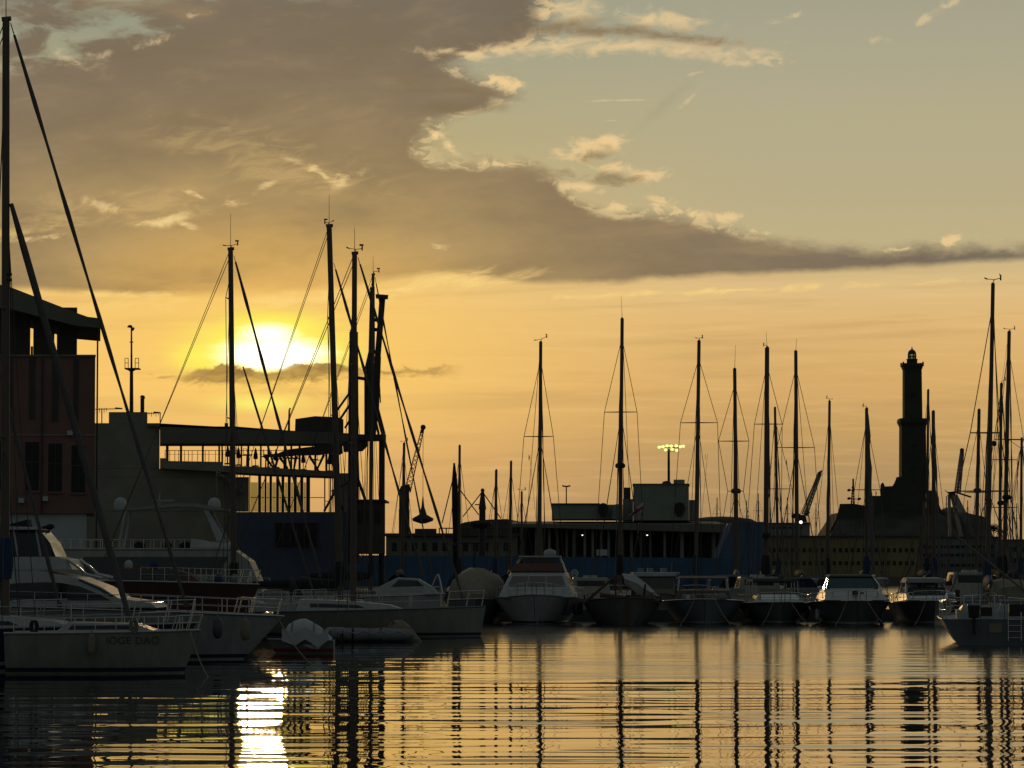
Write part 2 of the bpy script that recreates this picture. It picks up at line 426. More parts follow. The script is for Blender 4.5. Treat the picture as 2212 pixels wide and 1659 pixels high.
M_canwhite = mat('white_canvas', (0.55, 0.56, 0.57), 0.8, var=0.12, bump=0.5, scale=2)
M_canbrown = mat('brown_canvas', (0.14, 0.075, 0.055), 0.9, var=0.2, bump=0.4, scale=3)
M_canbeige = mat('beige_canvas', (0.30, 0.25, 0.19), 0.9, var=0.2, bump=0.5, scale=3)
M_sail = mat('furled_sailcloth', (0.13, 0.12, 0.11), 0.8, var=0.2, bump=0.5, scale=6)
M_rubber = mat('grey_rubber', (0.24, 0.25, 0.26), 0.6, var=0.12)
M_red = mat('faded_red_paint', (0.30, 0.045, 0.03), 0.6, var=0.2)
M_antif = mat('antifouling', (0.045, 0.035, 0.035), 0.8, var=0.3)
M_fender = mat('fender_vinyl', (0.10, 0.10, 0.12), 0.4, var=0.2)

# ------------------------------------------------------------------ water
def build_water():
    rng = np.random.RandomState(5)
    ys = np.concatenate([[-60, 0, 15, 25], np.arange(34, 60, 0.11), np.arange(60, 100, 0.2), np.arange(100, 150, 0.5), np.arange(150, 400, 12), [400, 600, 900, 1400, 2200, 4000, 9000, 30000]])
    xs = np.concatenate([[-20000, -4000, -800, -200, -80, -40], np.arange(-26, 30.01, 0.4), [44, 80, 200, 800, 4000, 20000]])
    X, Y = np.meshgrid(xs, ys)
    Z = np.zeros_like(X)
    for k in range(46):                               # long low ripples running towards the quay
        lam = 0.9 * (4.6 / 0.9) ** rng.rand()
        th = rng.normal(0, 0.14)
        kx, ky = 2 * np.pi / lam * np.sin(th), 2 * np.pi / lam * np.cos(th)
        slope = 0.0024 * (0.55 + 0.9 * rng.rand())
        Z += slope * lam / (2 * np.pi) * np.sin(kx * X + ky * Y + rng.rand() * 6.283)
    for k in range(18):                               # short-crested chop that makes the mast reflections wriggle
        lam = 0.7 + 1.5 * rng.rand()
        th = rng.normal(0, 0.8)
        kx, ky = 2 * np.pi / lam * np.sin(th), 2 * np.pi / lam * np.cos(th)
        Z += 0.0027 * lam / (2 * np.pi) * np.sin(kx * X + ky * Y + rng.rand() * 6.283)
    inx = np.clip((X + 26) / 4, 0, 1) * np.clip((30 - X) / 4, 0, 1)
    iny = np.clip((Y - 28) / 8, 0, 1) * np.clip((150 - Y) / 70, 0.0, 1)
    lee = np.clip((X + 9) / 6, 0, 1)                  # calm in the lee of the boats on the left
    iny = iny * (lee + (1 - lee) * np.clip((80 - Y) / 12, 0.08, 1))
    Z *= inx * iny
    nx, ny = len(xs), len(ys)
    me = bpy.data.meshes.new('water')
    vs = np.stack([X, Y, Z], -1).reshape(-1, 3)
    me.vertices.add(len(vs)); me.vertices.foreach_set('co', vs.ravel())
    i = np.arange(ny - 1)[:, None] * nx + np.arange(nx - 1)[None]
    q = np.stack([i, i + 1, i + nx + 1, i + nx], -1).reshape(-1, 4)
    me.loops.add(q.size); me.loops.foreach_set('vertex_index', q.ravel())
    me.polygons.add(len(q)); me.polygons.foreach_set('loop_start', np.arange(len(q)) * 4); me.polygons.foreach_set('loop_total', np.full(len(q), 4))
    me.polygons.foreach_set('use_smooth', np.ones(len(q), bool))
    me.update(); me.validate()
    o = bpy.data.objects.new('water', me); COL.objects.link(o)
    tag(o, kind='structure')
    m = bpy.data.materials.new('harbour_water'); m.use_nodes = True
    S.tree = m.node_tree; nt = m.node_tree; b = nt.nodes['Principled BSDF']
    b.inputs['Base Color'].default_value = (0.010, 0.013, 0.010, 1)
    b.inputs['IOR'].default_value = 1.45
    tc = nt.nodes.new('ShaderNodeTexCoord'); sp = nt.nodes.new('ShaderNodeSeparateXYZ')
    nt.links.new(tc.outputs['Object'], sp.inputs[0])
    x, y = S(sp.outputs[0]), S(sp.outputs[1])
    # a wind-ruffled sheet in the middle of the basin
    wob = noise(xyz(x * 0.05, y * 0.03), 1.0, 4.0, 0.6) - 0.5
    fine = noise(xyz(x * 0.25, y * 0.10, 4.0), 1.0, 4.0, 0.6)
    yy = y + wob * 16.0 + (fine - 0.5) * 6.0
    ruf = sst(76, 80, yy) * sst(-4.5, 2.5, x + wob * 8.0)
    calm = sst(0.60, 0.68, noise(xyz(x * 0.035, y * 0.11, 9.0), 1.0, 3.0, 0.55))
    far = sst(105, 150, y) 
    rough = (ruf * 0.085).max(far * 0.10) * (1.0 - calm * 0.5) + 0.018
    nt.links.new(rough.s, b.inputs['Roughness'])
    # wavelets driven towards the camera by the breeze: their long faces lean this way
    gust = noise(xyz(x * 0.05, y * 0.20, 17.0), 1.0, 5.0, 0.65)
    fa = noise(xyz(x * 1.3, y * 2.2, 2.0), 1.0, 3.0, 0.6) - 0.5
    fb = noise(xyz(x * 1.7, y * 1.9, 12.0), 1.0, 3.0, 0.6) - 0.5
    lean = (sst(0.25, 0.75, gust, 0.010, 0.021) + fa * 0.022) * ruf * (1.0 - calm * 0.30) + fa * 0.004
    gm = nt.nodes.new('ShaderNodeNewGeometry')
    ad = nt.nodes.new('ShaderNodeVectorMath'); ad.operation = 'ADD'
    nt.links.new(gm.outputs['Normal'], ad.inputs[0])
    nt.links.new(xyz(fb * 0.03 * ruf + fb * 0.004, lean * -1.0, 0.0).s, ad.inputs[1])
    nm = nt.nodes.new('ShaderNodeVectorMath'); nm.operation = 'NORMALIZE'
    nt.links.new(ad.outputs[0], nm.inputs[0]); nt.links.new(nm.outputs[0], b.inputs['Normal'])
    me.materials.append(m)
build_water()

# ------------------------------------------------------------------ quays and land
M_stone = mat('quay_stone', (0.16, 0.15, 0.13), 0.85, var=0.3, scale=0.8, bump=0.5)
M_asph = mat('quay_asphalt', (0.06, 0.06, 0.06), 0.9, var=0.3)
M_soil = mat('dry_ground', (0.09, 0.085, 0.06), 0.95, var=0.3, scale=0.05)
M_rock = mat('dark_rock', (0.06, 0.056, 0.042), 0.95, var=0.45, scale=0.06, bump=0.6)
M_redwall = mat('red_render', (0.27, 0.145, 0.12), 0.85, var=0.16, scale=0.7, bump=0.2)
M_clad = mat('dark_cladding', (0.09, 0.08, 0.065), 0.8, var=0.2)
M_conc = mat('grey_concrete', (0.30, 0.28, 0.215), 0.85, var=0.2, scale=0.5, bump=0.3)
M_plaster = mat('pale_plaster', (0.55, 0.60, 0.58), 0.8, var=0.1, scale=0.6)
M_bluepanel = mat('blue_panel', (0.09, 0.12, 0.19), 0.6, var=0.22, scale=0.5)
M_bluehoard = mat('blue_hoarding_sheet', (0.055, 0.125, 0.23), 0.7, var=0.2, scale=0.4)
M_bluetarp = mat('blue_tarpaulin', (0.10, 0.14, 0.24), 0.7, var=0.25, scale=0.25, bump=0.6)
M_greenwall = mat('grey_green_render', (0.29, 0.31, 0.245), 0.85, var=0.16, scale=0.3)
M_roof = mat('roof_sheet', (0.20, 0.19, 0.15), 0.8, var=0.2, scale=0.3)
M_ochre = mat('ochre_render', (0.28, 0.23, 0.12), 0.85, var=0.18, scale=0.1)
M_greyren = mat('grey_render', (0.22, 0.24, 0.22), 0.85, var=0.18, scale=0.1)
M_dark = mat('dark_opening', (0.012, 0.012, 0.011), 0.5, var=0.1)
M_iron = mat('dark_iron', (0.055, 0.05, 0.045), 0.6, 0.2, var=0.2)
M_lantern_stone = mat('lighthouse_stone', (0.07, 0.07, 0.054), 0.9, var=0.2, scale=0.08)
M_craneg = mat('crane_paint', (0.40, 0.34, 0.28), 0.6, var=0.15, scale=0.2)
M_greenglass = mat('greenish_glass', (0.36, 0.40, 0.24), 0.08, var=0.05, trans=1.0)
M_lamp = mat('lit_lamp', (0.9, 0.9, 0.8), 0.4, emit=((1.0, 0.97, 0.82), 1.6))
M_flood = mat('floodlight_lamp', (0.9, 0.9, 0.6), 0.4, emit=((0.84, 1.0, 0.30), 1.15))
M_leaf = mat('dark_foliage', (0.035, 0.045, 0.02), 0.9, var=0.4, scale=0.8)

def build_land():
    q = MB()
    q.box((-140, 186, -4), (-9.0, 279.6, 1.15))
    q.box((-140, 279.6, -4), (22.5, 459.6, 1.12))
    tag(q.build('quay', M_stone), kind='structure')
    q = MB()
    q.box((-140, 186.3, 1.15), (-9.3, 279.4, 1.16)); q.box((-140, 279.9, 1.122), (22.2, 459.4, 1.13))
    tag(q.build('pavement', M_asph), kind='structure')
    q = MB()
    q.box((-4000, 560, -4), (4000, 561, 1.3))
    tag(q.build('quay_wall', M_stone), kind='structure')
    g = MB()
    g.add([(-16000, 561, 1.28), (16000, 561, 1.28), (16000, 14000, 1.28), (-16000, 14000, 1.28)], [(0, 1, 2, 3)])
    tag(g.build('ground', M_soil), kind='structure')
build_land()
def pontoon():
    m = MB(); m.box((-2.4, 169.2, -0.5), (27, 171.6, 0.55)); m.build('pontoon_deck', M_asph, t := thing('pontoon', 'long low floating pontoon behind the row of moored motor boats', 'pontoon', (12, 170, 0)))
    for x in range(-2, 27, 4):
        m = MB(); m.tube((x, 171.75, -3), (x, 171.75, 1.5), 0.12, n=8); m.build('mooring_pile', M_iron, t)
    for x in range(0, 27, 5):
        m = MB(); m.box((x, 169.6, 0.55), (x + 0.25, 169.85, 1.45)); m.build('power_pedestal', M_plaster, t)
pontoon()

def outline(pts, D):            # (u, v) corners taken at depth D as (x, z)
    return [(P(u, v, D).x, P(u, v, D).z) for u, v in pts]
def wbox(mb, u0, v0, u1, v1, D0, D1):
    """a block whose plan widens a little to the back, as the quay's streets fan out"""
    a, b = P(u0, v1, D0), P(u1, v0, D0); k = D1 / D0
    mb.hexa([(a.x, D0, a.z), (b.x, D0, a.z), (b.x * k, D1, a.z), (a.x * k, D1, a.z), (a.x, D0, b.z), (b.x, D0, b.z), (b.x * k, D1, b.z), (a.x * k, D1, b.z)])
def vprism(mb, poly, D, y0, y1):
    n = len(poly)
    mb.add([(x * y0 / D, y0, z) for x, z in poly] + [(x * y1 / D, y1, z) for x, z in poly],
           [tuple(range(n)), tuple(range(2 * n - 1, n - 1, -1))] + [(i, i + n, (i + 1) % n + n, (i + 1) % n) for i in range(n)])

# ------------------------------------------------------------------ the red house at the left edge
def red_house():
    D = 186.8
    t = thing('red_house', 'dark red rendered house with an overhanging roof at the left edge', 'building', (P(100, 0, D).x, D, 1.16))
    m = MB()
    wbox(m, -140, 770, 206, 1109, D, D + 11); m.build('wall', M_redwall, t)
    m = MB()
    a = P(-140, 0, D).x; b = P(193, 0, D).x
    zt = P(0, 1109, D).z - 0.01; k = (D + 10.7) / (D + 0.25)
    m.hexa([(a, D + 0.25, 1.165), (b, D + 0.25, 1.165), (b * k, D + 10.7, 1.165), (a * k, D + 10.7, 1.165), (a, D + 0.25, zt), (b, D + 0.25, zt), (b * k, D + 10.7, zt), (a * k, D + 10.7, zt)]); m.build('plinth_wall', M_plaster, t)
    # windows: three tall ones and four slim dark strips above
    for u0, u1, v0, v1 in ((54, 84, 955, 1060), (104, 134, 958, 1062), (154, 184, 962, 1064), (-20, 12, 952, 1058)):
        f = MB(); wbox(f, u0, v0, u1, v1, D - 0.03, D + 0.02); fo = f.build('window', M_dark, t)
        s = MB(); wbox(s, u0 - 2, v1, u1 + 2, v1 + 4, D - 0.12, D + 0.02); s.build('sill', M_redwall, fo)
        g = MB(); w = (u1 - u0)
        wbox(g, u0 + w * 0.46, v0, u0 + w * 0.54, v1, D - 0.06, D - 0.031); wbox(g, u0, v0 + 42, u0 + w * 0.455, v0 + 45, D - 0.06, D - 0.031); wbox(g, u0 + w * 0.545, v0 + 42, u1, v0 + 45, D - 0.06, D - 0.031)
        g.build('frame', M_clad, fo)
    for u0, u1, v0, v1 in ((62, 77, 772, 905), (112, 127, 774, 910), (158, 170, 776, 915), (14, 27, 770, 900)):
        f = MB(); wbox(f, u0, v0, u1, v1, D - 0.04, D + 0.02); f.build('window', M_clad, t)
    # set back top storey under the roof, daylight between its piers
    m = MB()
    for u0, u1 in ((-140, 66), (71.5, 118), (122.5, 167)):
        wbox(m, u0, 664, u1, 769.5, D + 1.0, D + 3.0)
    wbox(m, 66.2, 748, 71.3, 769.5, D + 1.5, D + 2.5); wbox(m, 118.2, 757, 122.3, 769.5, D + 1.5, D + 2.5)
    m.build('top_storey', M_clad, t)
    m = MB()
    vprism(m, outline([(-150, 585), (20, 622), (170, 680), (190, 687), (217, 690), (217, 711), (165, 706), (22, 670), (-150, 630)], D), D, D - 0.9, D + 10)
    m.build('roof', M_roof, t)
    m = MB(); wbox(m, -140, 766, 207, 769.6, D - 0.12, D + 0.9); m.build('coping', M_conc, t)
    m = MB(); wbox(m, -140, 938, 206, 941, D - 0.05, D - 0.002); m.build('string_course', M_conc, t)
    for u, v in ((92, 1072), (145, 930), (40, 1076)):
        m = MB(); wbox(m, u, v, u + 12, v + 10, D - 0.35, D - 0.002); m.build('air_conditioner', M_plaster, t)
    m = MB(); q = P(98, 0, D).x; m.tube((q, D - 0.08, P(0, 1108, D).z), (q, D - 0.08, P(0, 775, D).z), 0.05, n=6); m.build('drain_pipe', M_clad, t)
    m = MB(); p = P(211, 711, D - 0.5); m.tube((p.x, p.y, 1.165), (p.x, p.y, p.z), 0.05, n=6); m.build('downpipe', M_iron, t)
red_house()

# ------------------------------------------------------------------ the pavilion with the open upper storey
def pavilion():
    D = 225.0
    t = thing('quay_pavilion', 'flat roofed grey quay pavilion with an open upper storey the sky shows through', 'building', (P(480, 0, D).x, D, 1.15))
    # solid left block
    m = MB(); wbox(m, 150, 914, 345, 1012, D + 0.3, D + 2.2); m.build('stair_block', M_conc, t)
    m = MB(); wbox(m, 150, 1030.4, 538, 1104, D + 0.3, D + 2.5); wbox(m, 150, 1012.4, 500, 1030, D + 0.3, D + 2.5); m.build('first_floor_wall', M_conc, t)
    m = MB(); wbox(m, 235, 890, 318.5, 913.6, D + 0.4, D + 2.2); m.build('roof_hut', M_conc, t)
    m = MB(); vprism(m, outline([(318.8, 921), (345.4, 921), (510, 921), (545, 924), (642, 931), (760, 936), (760, 958), (345.4, 958), (345.4, 914.4), (318.8, 914.4)], D), D, D, D + 5.0); m.build('roof', M_roof, t)
    m = MB(); vprism(m, outline([(637, 930.5), (638, 904), (680, 898), (728, 900), (742, 905), (742, 934.6)], D), D, D + 0.6, D + 4.5); m.build('roof_plant_room', M_clad, t)
    m = MB(); vprism(m, outline([(345.6, 990), (360, 990), (360, 996), (478, 998), (482, 1006), (560, 1009), (728, 1019), (728, 1030), (560, 1024), (345.6, 1011.8)], D), D, D - 0.4, D + 5); m.build('terrace_floor', M_conc, t)
    # slender posts of the open storey
    for u, w in ((348, 5), (358, 2.6), (378, 4.5), (426, 4), (436, 2.6), (462, 3.6), (478, 2.6), (520, 3), (535, 4), (562, 3.4), (578, 3.6), (606, 3.6), (628, 4), (646, 4.5), (680, 4), (704, 4.5), (724, 6)):
        m = MB(); v1 = 990 if u < 362 else (1000 if u < 480 else 1010 + (u - 480) * 0.05)
        x = P(u, 958, D).x; r = w * PX(D) / 2
        yy = D + (0.5 if int(u) % 3 else 4.0)
        m.box((x - r, yy, P(u, v1 + 4, D).z), (x + r, yy + 0.25, P(u, 958.2, D).z)); m.build('post', M_iron, t)
    # terrace railing
    m = MB()
    za, zb, zc = P(0, 974, D).z, P(0, 982, D).z, P(0, 997, D).z
    xs = [P(u, 0, D).x for u in (362, 372, 383, 391, 404, 412, 420, 432, 448, 456, 470, 486, 500, 512, 526, 548, 590, 616, 640, 664)]
    m.box((xs[0], D - 0.25, za), (xs[-1], D - 0.21, za + 0.04)); m.box((xs[0], D - 0.25, zb), (xs[-1], D - 0.22, zb + 0.02))
    for i, x in enumerate(xs): m.box((x, D - 0.26, P(0, 1006 + i * 0.4, D).z), (x + 0.035, D - 0.222, za))
    m.build('railing', M_iron, t)
    # clutter stored on the terrace: folded parasols
    # lower storey: glazed bays
    m = MB(); wbox(m, 730, 1022, 760, 1106, D + 0.5, D + 10); m.build('end_wall', M_conc, t)
    for u0, u1 in ((541, 557), (564.5, 571), (576, 581.5), (588, 596), (603, 607.5), (614.5, 621), (628.5, 634), (641.5, 648), (655.5, 661)):
        m = MB(); wbox(m, u0, 1042, u1, 1105, D + 1.0, D + 1.03); g = m.build('window', M_greenglass, t)
        f = MB(); wbox(f, u0, 1074, u1, 1075.6, D + 0.94, D + 0.99); f.build('frame', M_iron, g)
    for u0, u1 in ((538.3, 540.8), (557.2, 564.3), (571.2, 575.8), (581.7, 587.8), (596.2, 602.8), (607.7, 614.3), (621.2, 628.3), (634.2, 641.3), (648.2, 655.3), (661.2, 670), (700, 703), (712, 715)):
        m = MB(); wbox(m, u0, 1026, u1, 1105.6, D + 0.9, D + 1.4); m.build('mullion', M_iron, t)
    m = MB(); wbox(m, 670.2, 1074, 699.8, 1075.6, D + 1.0, D + 1.05); wbox(m, 703.2, 1082, 711.8, 1083.6, D + 1.0, D + 1.05); wbox(m, 715.2, 1070, 729.7, 1071.6, D + 1.0, D + 1.05); m.build('transom', M_iron, t)
    m = MB()
    m.box((P(510, 0, D).x, D - 0.2, 1.165), (P(760, 0, D).x, D + 8, P(0, 1106, D).z)); gw = m.build('ground_floor_wall', M_bluepanel, t)
    m = MB(); wbox(m, 594, 1130, 686, 1182, D - 0.24, D - 0.19); wo = m.build('shop_window', M_dark, t)
    m = MB()
    for u in (593, 610, 625, 640, 656, 668, 684): wbox(m, u, 1128, u + 3, 1184, D - 0.34, D - 0.241)
    m.build('frame', M_clad, wo)
    m = MB()
    m.box((P(150, 0, D).x, D + 0.3, 1.165), (P(509.6, 0, D).x, D + 14, P(0, 1104.4, D).z)); m.build('lower_wall', M_conc, t)
    # outside stair at the left of the glazed bays
    s = MB()
    for k in range(9):
        wbox(s, 470 + k * 6, 1020 + k * 5, 478 + k * 6, 1023 + k * 5, D - 1.2, D + 0.2)
    wbox(s, 466, 1015, 470, 1070, D - 1.2, D - 1.1); wbox(s, 466, 1027, 512, 1029, D - 1.3, D - 1.22); s.build('outside_stair', M_conc, t)
    # roof clutter
    m = MB(); p = P(307.5, 890, D + 1.4); m.tube(p, P(307.5, 860, D + 1.4), 0.13, n=8); m.tube(P(307.5, 860, D + 1.4), P(309, 854, D + 1.4), 0.2, 0.1, n=8); m.build('chimney_pipe', M_iron, t)
    m = MB(); p = P(489, 921, D + 4); m.tube(p, P(489, 914, D + 4), 0.12, n=8); m.build('roof_vent', M_iron, t)
    m = MB(); m.tube(P(624, 930, D + 5), P(625, 884, D + 5), 0.09, 0.06, n=6); m.tube(P(625, 884, D + 5), P(628, 882, D + 5), 0.06, n=6); m.build('flue', M_iron, t)
    for side, pts in (('a', [(206, 884), (265, 884)]), ('b', [(318, 893), (348, 893)])):
        m = MB()
        (ua, va), (ub, vb) = pts
        m.tube(P(ua, va, D + 3), P(ub, vb - 1, D + 3), 0.03, n=5)
        um = ua + (14 if side == 'a' else 28)
        m.tube(P(um, va, D + 3), P(um, 921 if side == 'b' else 914, D + 3), 0.035, n=5)
        for k in range(5):
            u = ua + 4 + k * 5.0
            m.tube(P(u, va - 3, D + 3), P(u, va + (7 if k % 2 else 4), D + 3), 0.018, n=4)
        m.tube(P(ub - 16, vb - 2.6, D + 3), P(ub - 2, vb - 1.4, D + 3), 0.05, n=5)
        m.build('aerial', M_iron, t)
    # lamp / signal mast on the roof hut, with a caged platform
    x = P(284, 890, D + 1.3)
    s = thing('signal_mast', 'thin signal mast with a caged platform on the grey pavilion roof', 'mast', (x.x, x.y, x.z))
    m = MB(); m.tube(x, P(284, 797, D + 1.3), 0.13, 0.11, n=8); m.tube(P(284, 797, D + 1.3), P(284, 712, D + 1.3), 0.07, 0.05, n=8); m.tube(P(280, 739, D + 1.3), P(288, 739, D + 1.3), 0.04, n=5); m.build('pole', M_iron, s)
    m = MB(); a, b = P(269, 797, D + 0.7), P(300, 794.5, D + 0.7); m.box((a.x, D + 0.7, a.z), (b.x, D + 1.9, b.z))
    m.hexa([P(281, 803, D + 1.0), P(287, 803, D + 1.0), P(287, 803, D + 1.6), P(281, 803, D + 1.6), P(272, 797.1, D + 0.7), P(297, 797.1, D + 0.7), P(297, 797.1, D + 1.9), P(272, 797.1, D + 1.9)])
    m.build('platform', M_iron, s)
    m = MB()
    for u in (270, 277, 292, 299.5): m.tube(P(u, 795, D + 0.75), P(u, 774, D + 0.75), 0.022, n=4)
    for v in (774, 784): m.tube(P(270, v, D + 0.75), P(277, v, D + 0.75), 0.02, n=4); m.tube(P(292, v, D + 0.75), P(299.5, v, D + 0.75), 0.02, n=4)
    m.build('cage_rail', M_iron, s)
    m = MB(); m.tube(P(275, 706, D + 1.3), P(291, 709, D + 1.3), 0.04, n=5); m.ball(P(281, 705, D + 1.3), 0.16, 8, 0.6); m.ball(P(286, 711, D + 1.3), 0.12, 8); m.build('lamp_head', M_iron, s)
pavilion()

def terrace_things():
    D = 226.8
    pos = ['left end', 'second from the left', 'near the mast before the sun', 'middle', 'under the jib', 'right end']
    base = None
    for i, (u, v1) in enumerate(((492, 1003), (515, 1006), (552, 1008), (596, 1011), (655, 1016), (712, 1019))):
        p = P(u, v1, D); lb = 'folded dark parasol on the pavilion terrace, ' + pos[i]
        if base is None:
            base = t = thing('parasol', lb, 'parasol', tuple(p), 'folded parasols on the terrace')
            m = MB(); m.tube(p, P(u, v1 - 40, D), 0.03, n=6); m.build('pole', M_iron, t)
            m = MB(); m.sausage(P(u, v1 - 16, D), P(u, v1 - 41, D), [0.13, 0.16, 0.13, 0.1, 0.07, 0.02], 8); m.build('canopy', M_canvas, t)
            m = MB(); m.lathe(p, [(0.25, 0), (0.24, 0.06), (0.05, 0.1)], 10); m.build('base', M_conc, t)
        else:
            t = base.copy(); COL.objects.link(t); t.location = p; t['label'] = lb; t.rotation_euler = (0, 0, i * 1.1)
            for ch in list(base.children):
                k = ch.copy(); COL.objects.link(k); k.parent = t
    base = None
    for i, (u, v1) in enumerate(((503, 1004), (533, 1007), (574, 1010), (618, 1013), (636, 1014), (680, 1017))):
        p = P(u, v1, D - 0.8); lb = 'small round table with stacked chairs on the pavilion terrace, ' + pos[i]
        if base is None:
            base = t = thing('table', lb, 'table', tuple(p), 'tables on the terrace')
            m = MB(); m.lathe(p, [(0.22, 0), (0.05, 0.04), (0.035, 0.68)], 8); m.build('leg', M_iron, t)
            m = MB(); m.lathe(p + Vector((0, 0, 0.68)), [(0.36, 0), (0.37, 0.02), (0.36, 0.04)], 14); m.build('table_top', M_iron, t)
            m = MB()
            for q in range(2): m.pipe([p + Vector((0.18 * (-1) ** q, 0.12, 0.72)), p + Vector((0.18 * (-1) ** q, 0.16, 1.12)), p + Vector((0.05 * (-1) ** q, 0.18, 1.16))], 0.02, 5)
            m.box(p + Vector((-0.2, -0.15, 0.73)), p + Vector((0.2, 0.15, 0.77))); m.build('upturned_chair', M_iron, t)
        else:
            t = base.copy(); COL.objects.link(t); t.location = p; t['label'] = lb; t.rotation_euler = (0, 0, i * 0.9)
            for ch in list(base.children):
                k = ch.copy(); COL.objects.link(k); k.parent = t
terrace_things()

# ------------------------------------------------------------------ old dockside derrick beside the pavilion
def derrick():
    D = 222.0
    t = thing('dockside_derrick', 'tall dark dockside derrick with two leaning spars and a T shaped head', 'crane', (P(790, 0, D).x, D, 1.15))
    def bar(mb, u0, v0, u1, v1, w0, w1=None, dd=0.0):
        mb.tube(P(u0, v0, D + dd), P(u1, v1, D + dd), w0 * 1.45 * PX(D) / 2, (w1 if w1 else w0) * 1.45 * PX(D) / 2, n=8)
    m = MB(); bar(m, 764, 717, 764, 1218, 13, 17); m.tube(P(757, 719, D), P(770, 716, D), 0.22, n=6); m.build('post', M_iron, t)
    m = MB(); bar(m, 804.5, 620, 803, 760, 7, 10, 1.0); bar(m, 803, 760, 796, 800, 10, 13, 1.0); bar(m, 796, 800, 797, 945, 13, 14, 1.0); m.build('spar', M_iron, t)
    m = MB(); bar(m, 826, 645, 816, 770, 9, 9, -0.6); bar(m, 816, 770, 809, 880, 10, 14, -0.6); bar(m, 809, 880, 806, 940, 14, 8, -0.6); m.build('spar', M_iron, t)
    m = MB(); m.hexa([P(812, 645, D - 1), P(838, 647, D - 1), P(838, 647, D + 0.6), P(812, 645, D + 0.6), P(811, 635, D - 1), P(839, 637, D - 1), P(839, 637, D + 0.6), P(811, 635, D + 0.6)]); m.build('crosshead', M_iron, t, 0.03)
    m = MB()
    for v, a, b in ((691, 806, 823), (712, 804, 820), (760, 803, 817)): m.tube(P(a, v, D), P(b, v, D), 0.13, n=6)
    m.hexa([P(790, 915, D - 0.5), P(812, 915, D - 0.5), P(812, 915, D + 0.8), P(790, 915, D + 0.8), P(800, 808, D - 0.5), P(812, 808, D - 0.5), P(812, 808, D + 0.8), P(800, 808, D + 0.8)])
    m.build('spreader_plate', M_iron, t)
    m = MB(); bar(m, 772, 816, 792, 819, 5); bar(m, 770, 847, 772, 925, 3); m.build('tie_bar', M_iron, t)
    # legs below the walkway
    for u, w in ((801, 5), (825, 13)):
        m = MB(); m.tube(P(u, 939, D), (P(u, 939, D).x, D, 1.16), w * PX(D) / 2, n=8); m.build('leg', M_iron, t)
    # horizontal walkway and jib running left in front of the pavilion
    m = MB()
    wbox(m, 752, 938, 834, 951, D - 0.8, D + 1.2)
    vprism(m, outline([(740, 955), (795, 951.3), (793, 964), (783, 974), (742, 976)], D), D, D - 0.6, D + 0.9)
    m.build('walkway', M_iron, t)
    m = MB()
    vprism(m, outline([(566, 986), (572, 982), (600, 980), (618, 972), (640, 969), (739.6, 958), (739.6, 976), (690, 983), (640, 984), (600, 988)], D), D, D - 0.5, D + 0.5)
    m.build('jib', M_iron, t)
    m = MB()
    for (a, b, c, d_) in ((572, 986, 590, 1010), (600, 990, 592, 1020), (604, 988, 622, 1012), (640, 985, 634, 1018), (668, 984, 690, 1020), (700, 982, 684, 1016), (716, 980, 722, 1018), (740, 976, 716, 990)):
        bar(m, a, b, c, d_, 4.2, 2.6, -0.2)
    m.build('hanger', M_iron, t)
    m = MB()
    bar(m, 722, 895, 757, 846, 3.4); bar(m, 735, 905, 757, 872, 3.6); bar(m, 745, 925, 757, 905, 3.2)
    bar(m, 812, 868, 830, 938, 4.5); bar(m, 806, 885, 818, 938, 3.8); bar(m, 818, 800, 822, 870, 1.8)
    m.build('brace', M_iron, t)
    m = MB(); bar(m, 768, 1020, 790, 1083, 4.5); bar(m, 700, 1105, 724, 1060, 3.5); bar(m, 724, 1060, 742, 1105, 4); bar(m, 716, 1062, 757, 1040, 3); m.build('strut', M_iron, t)
derrick()

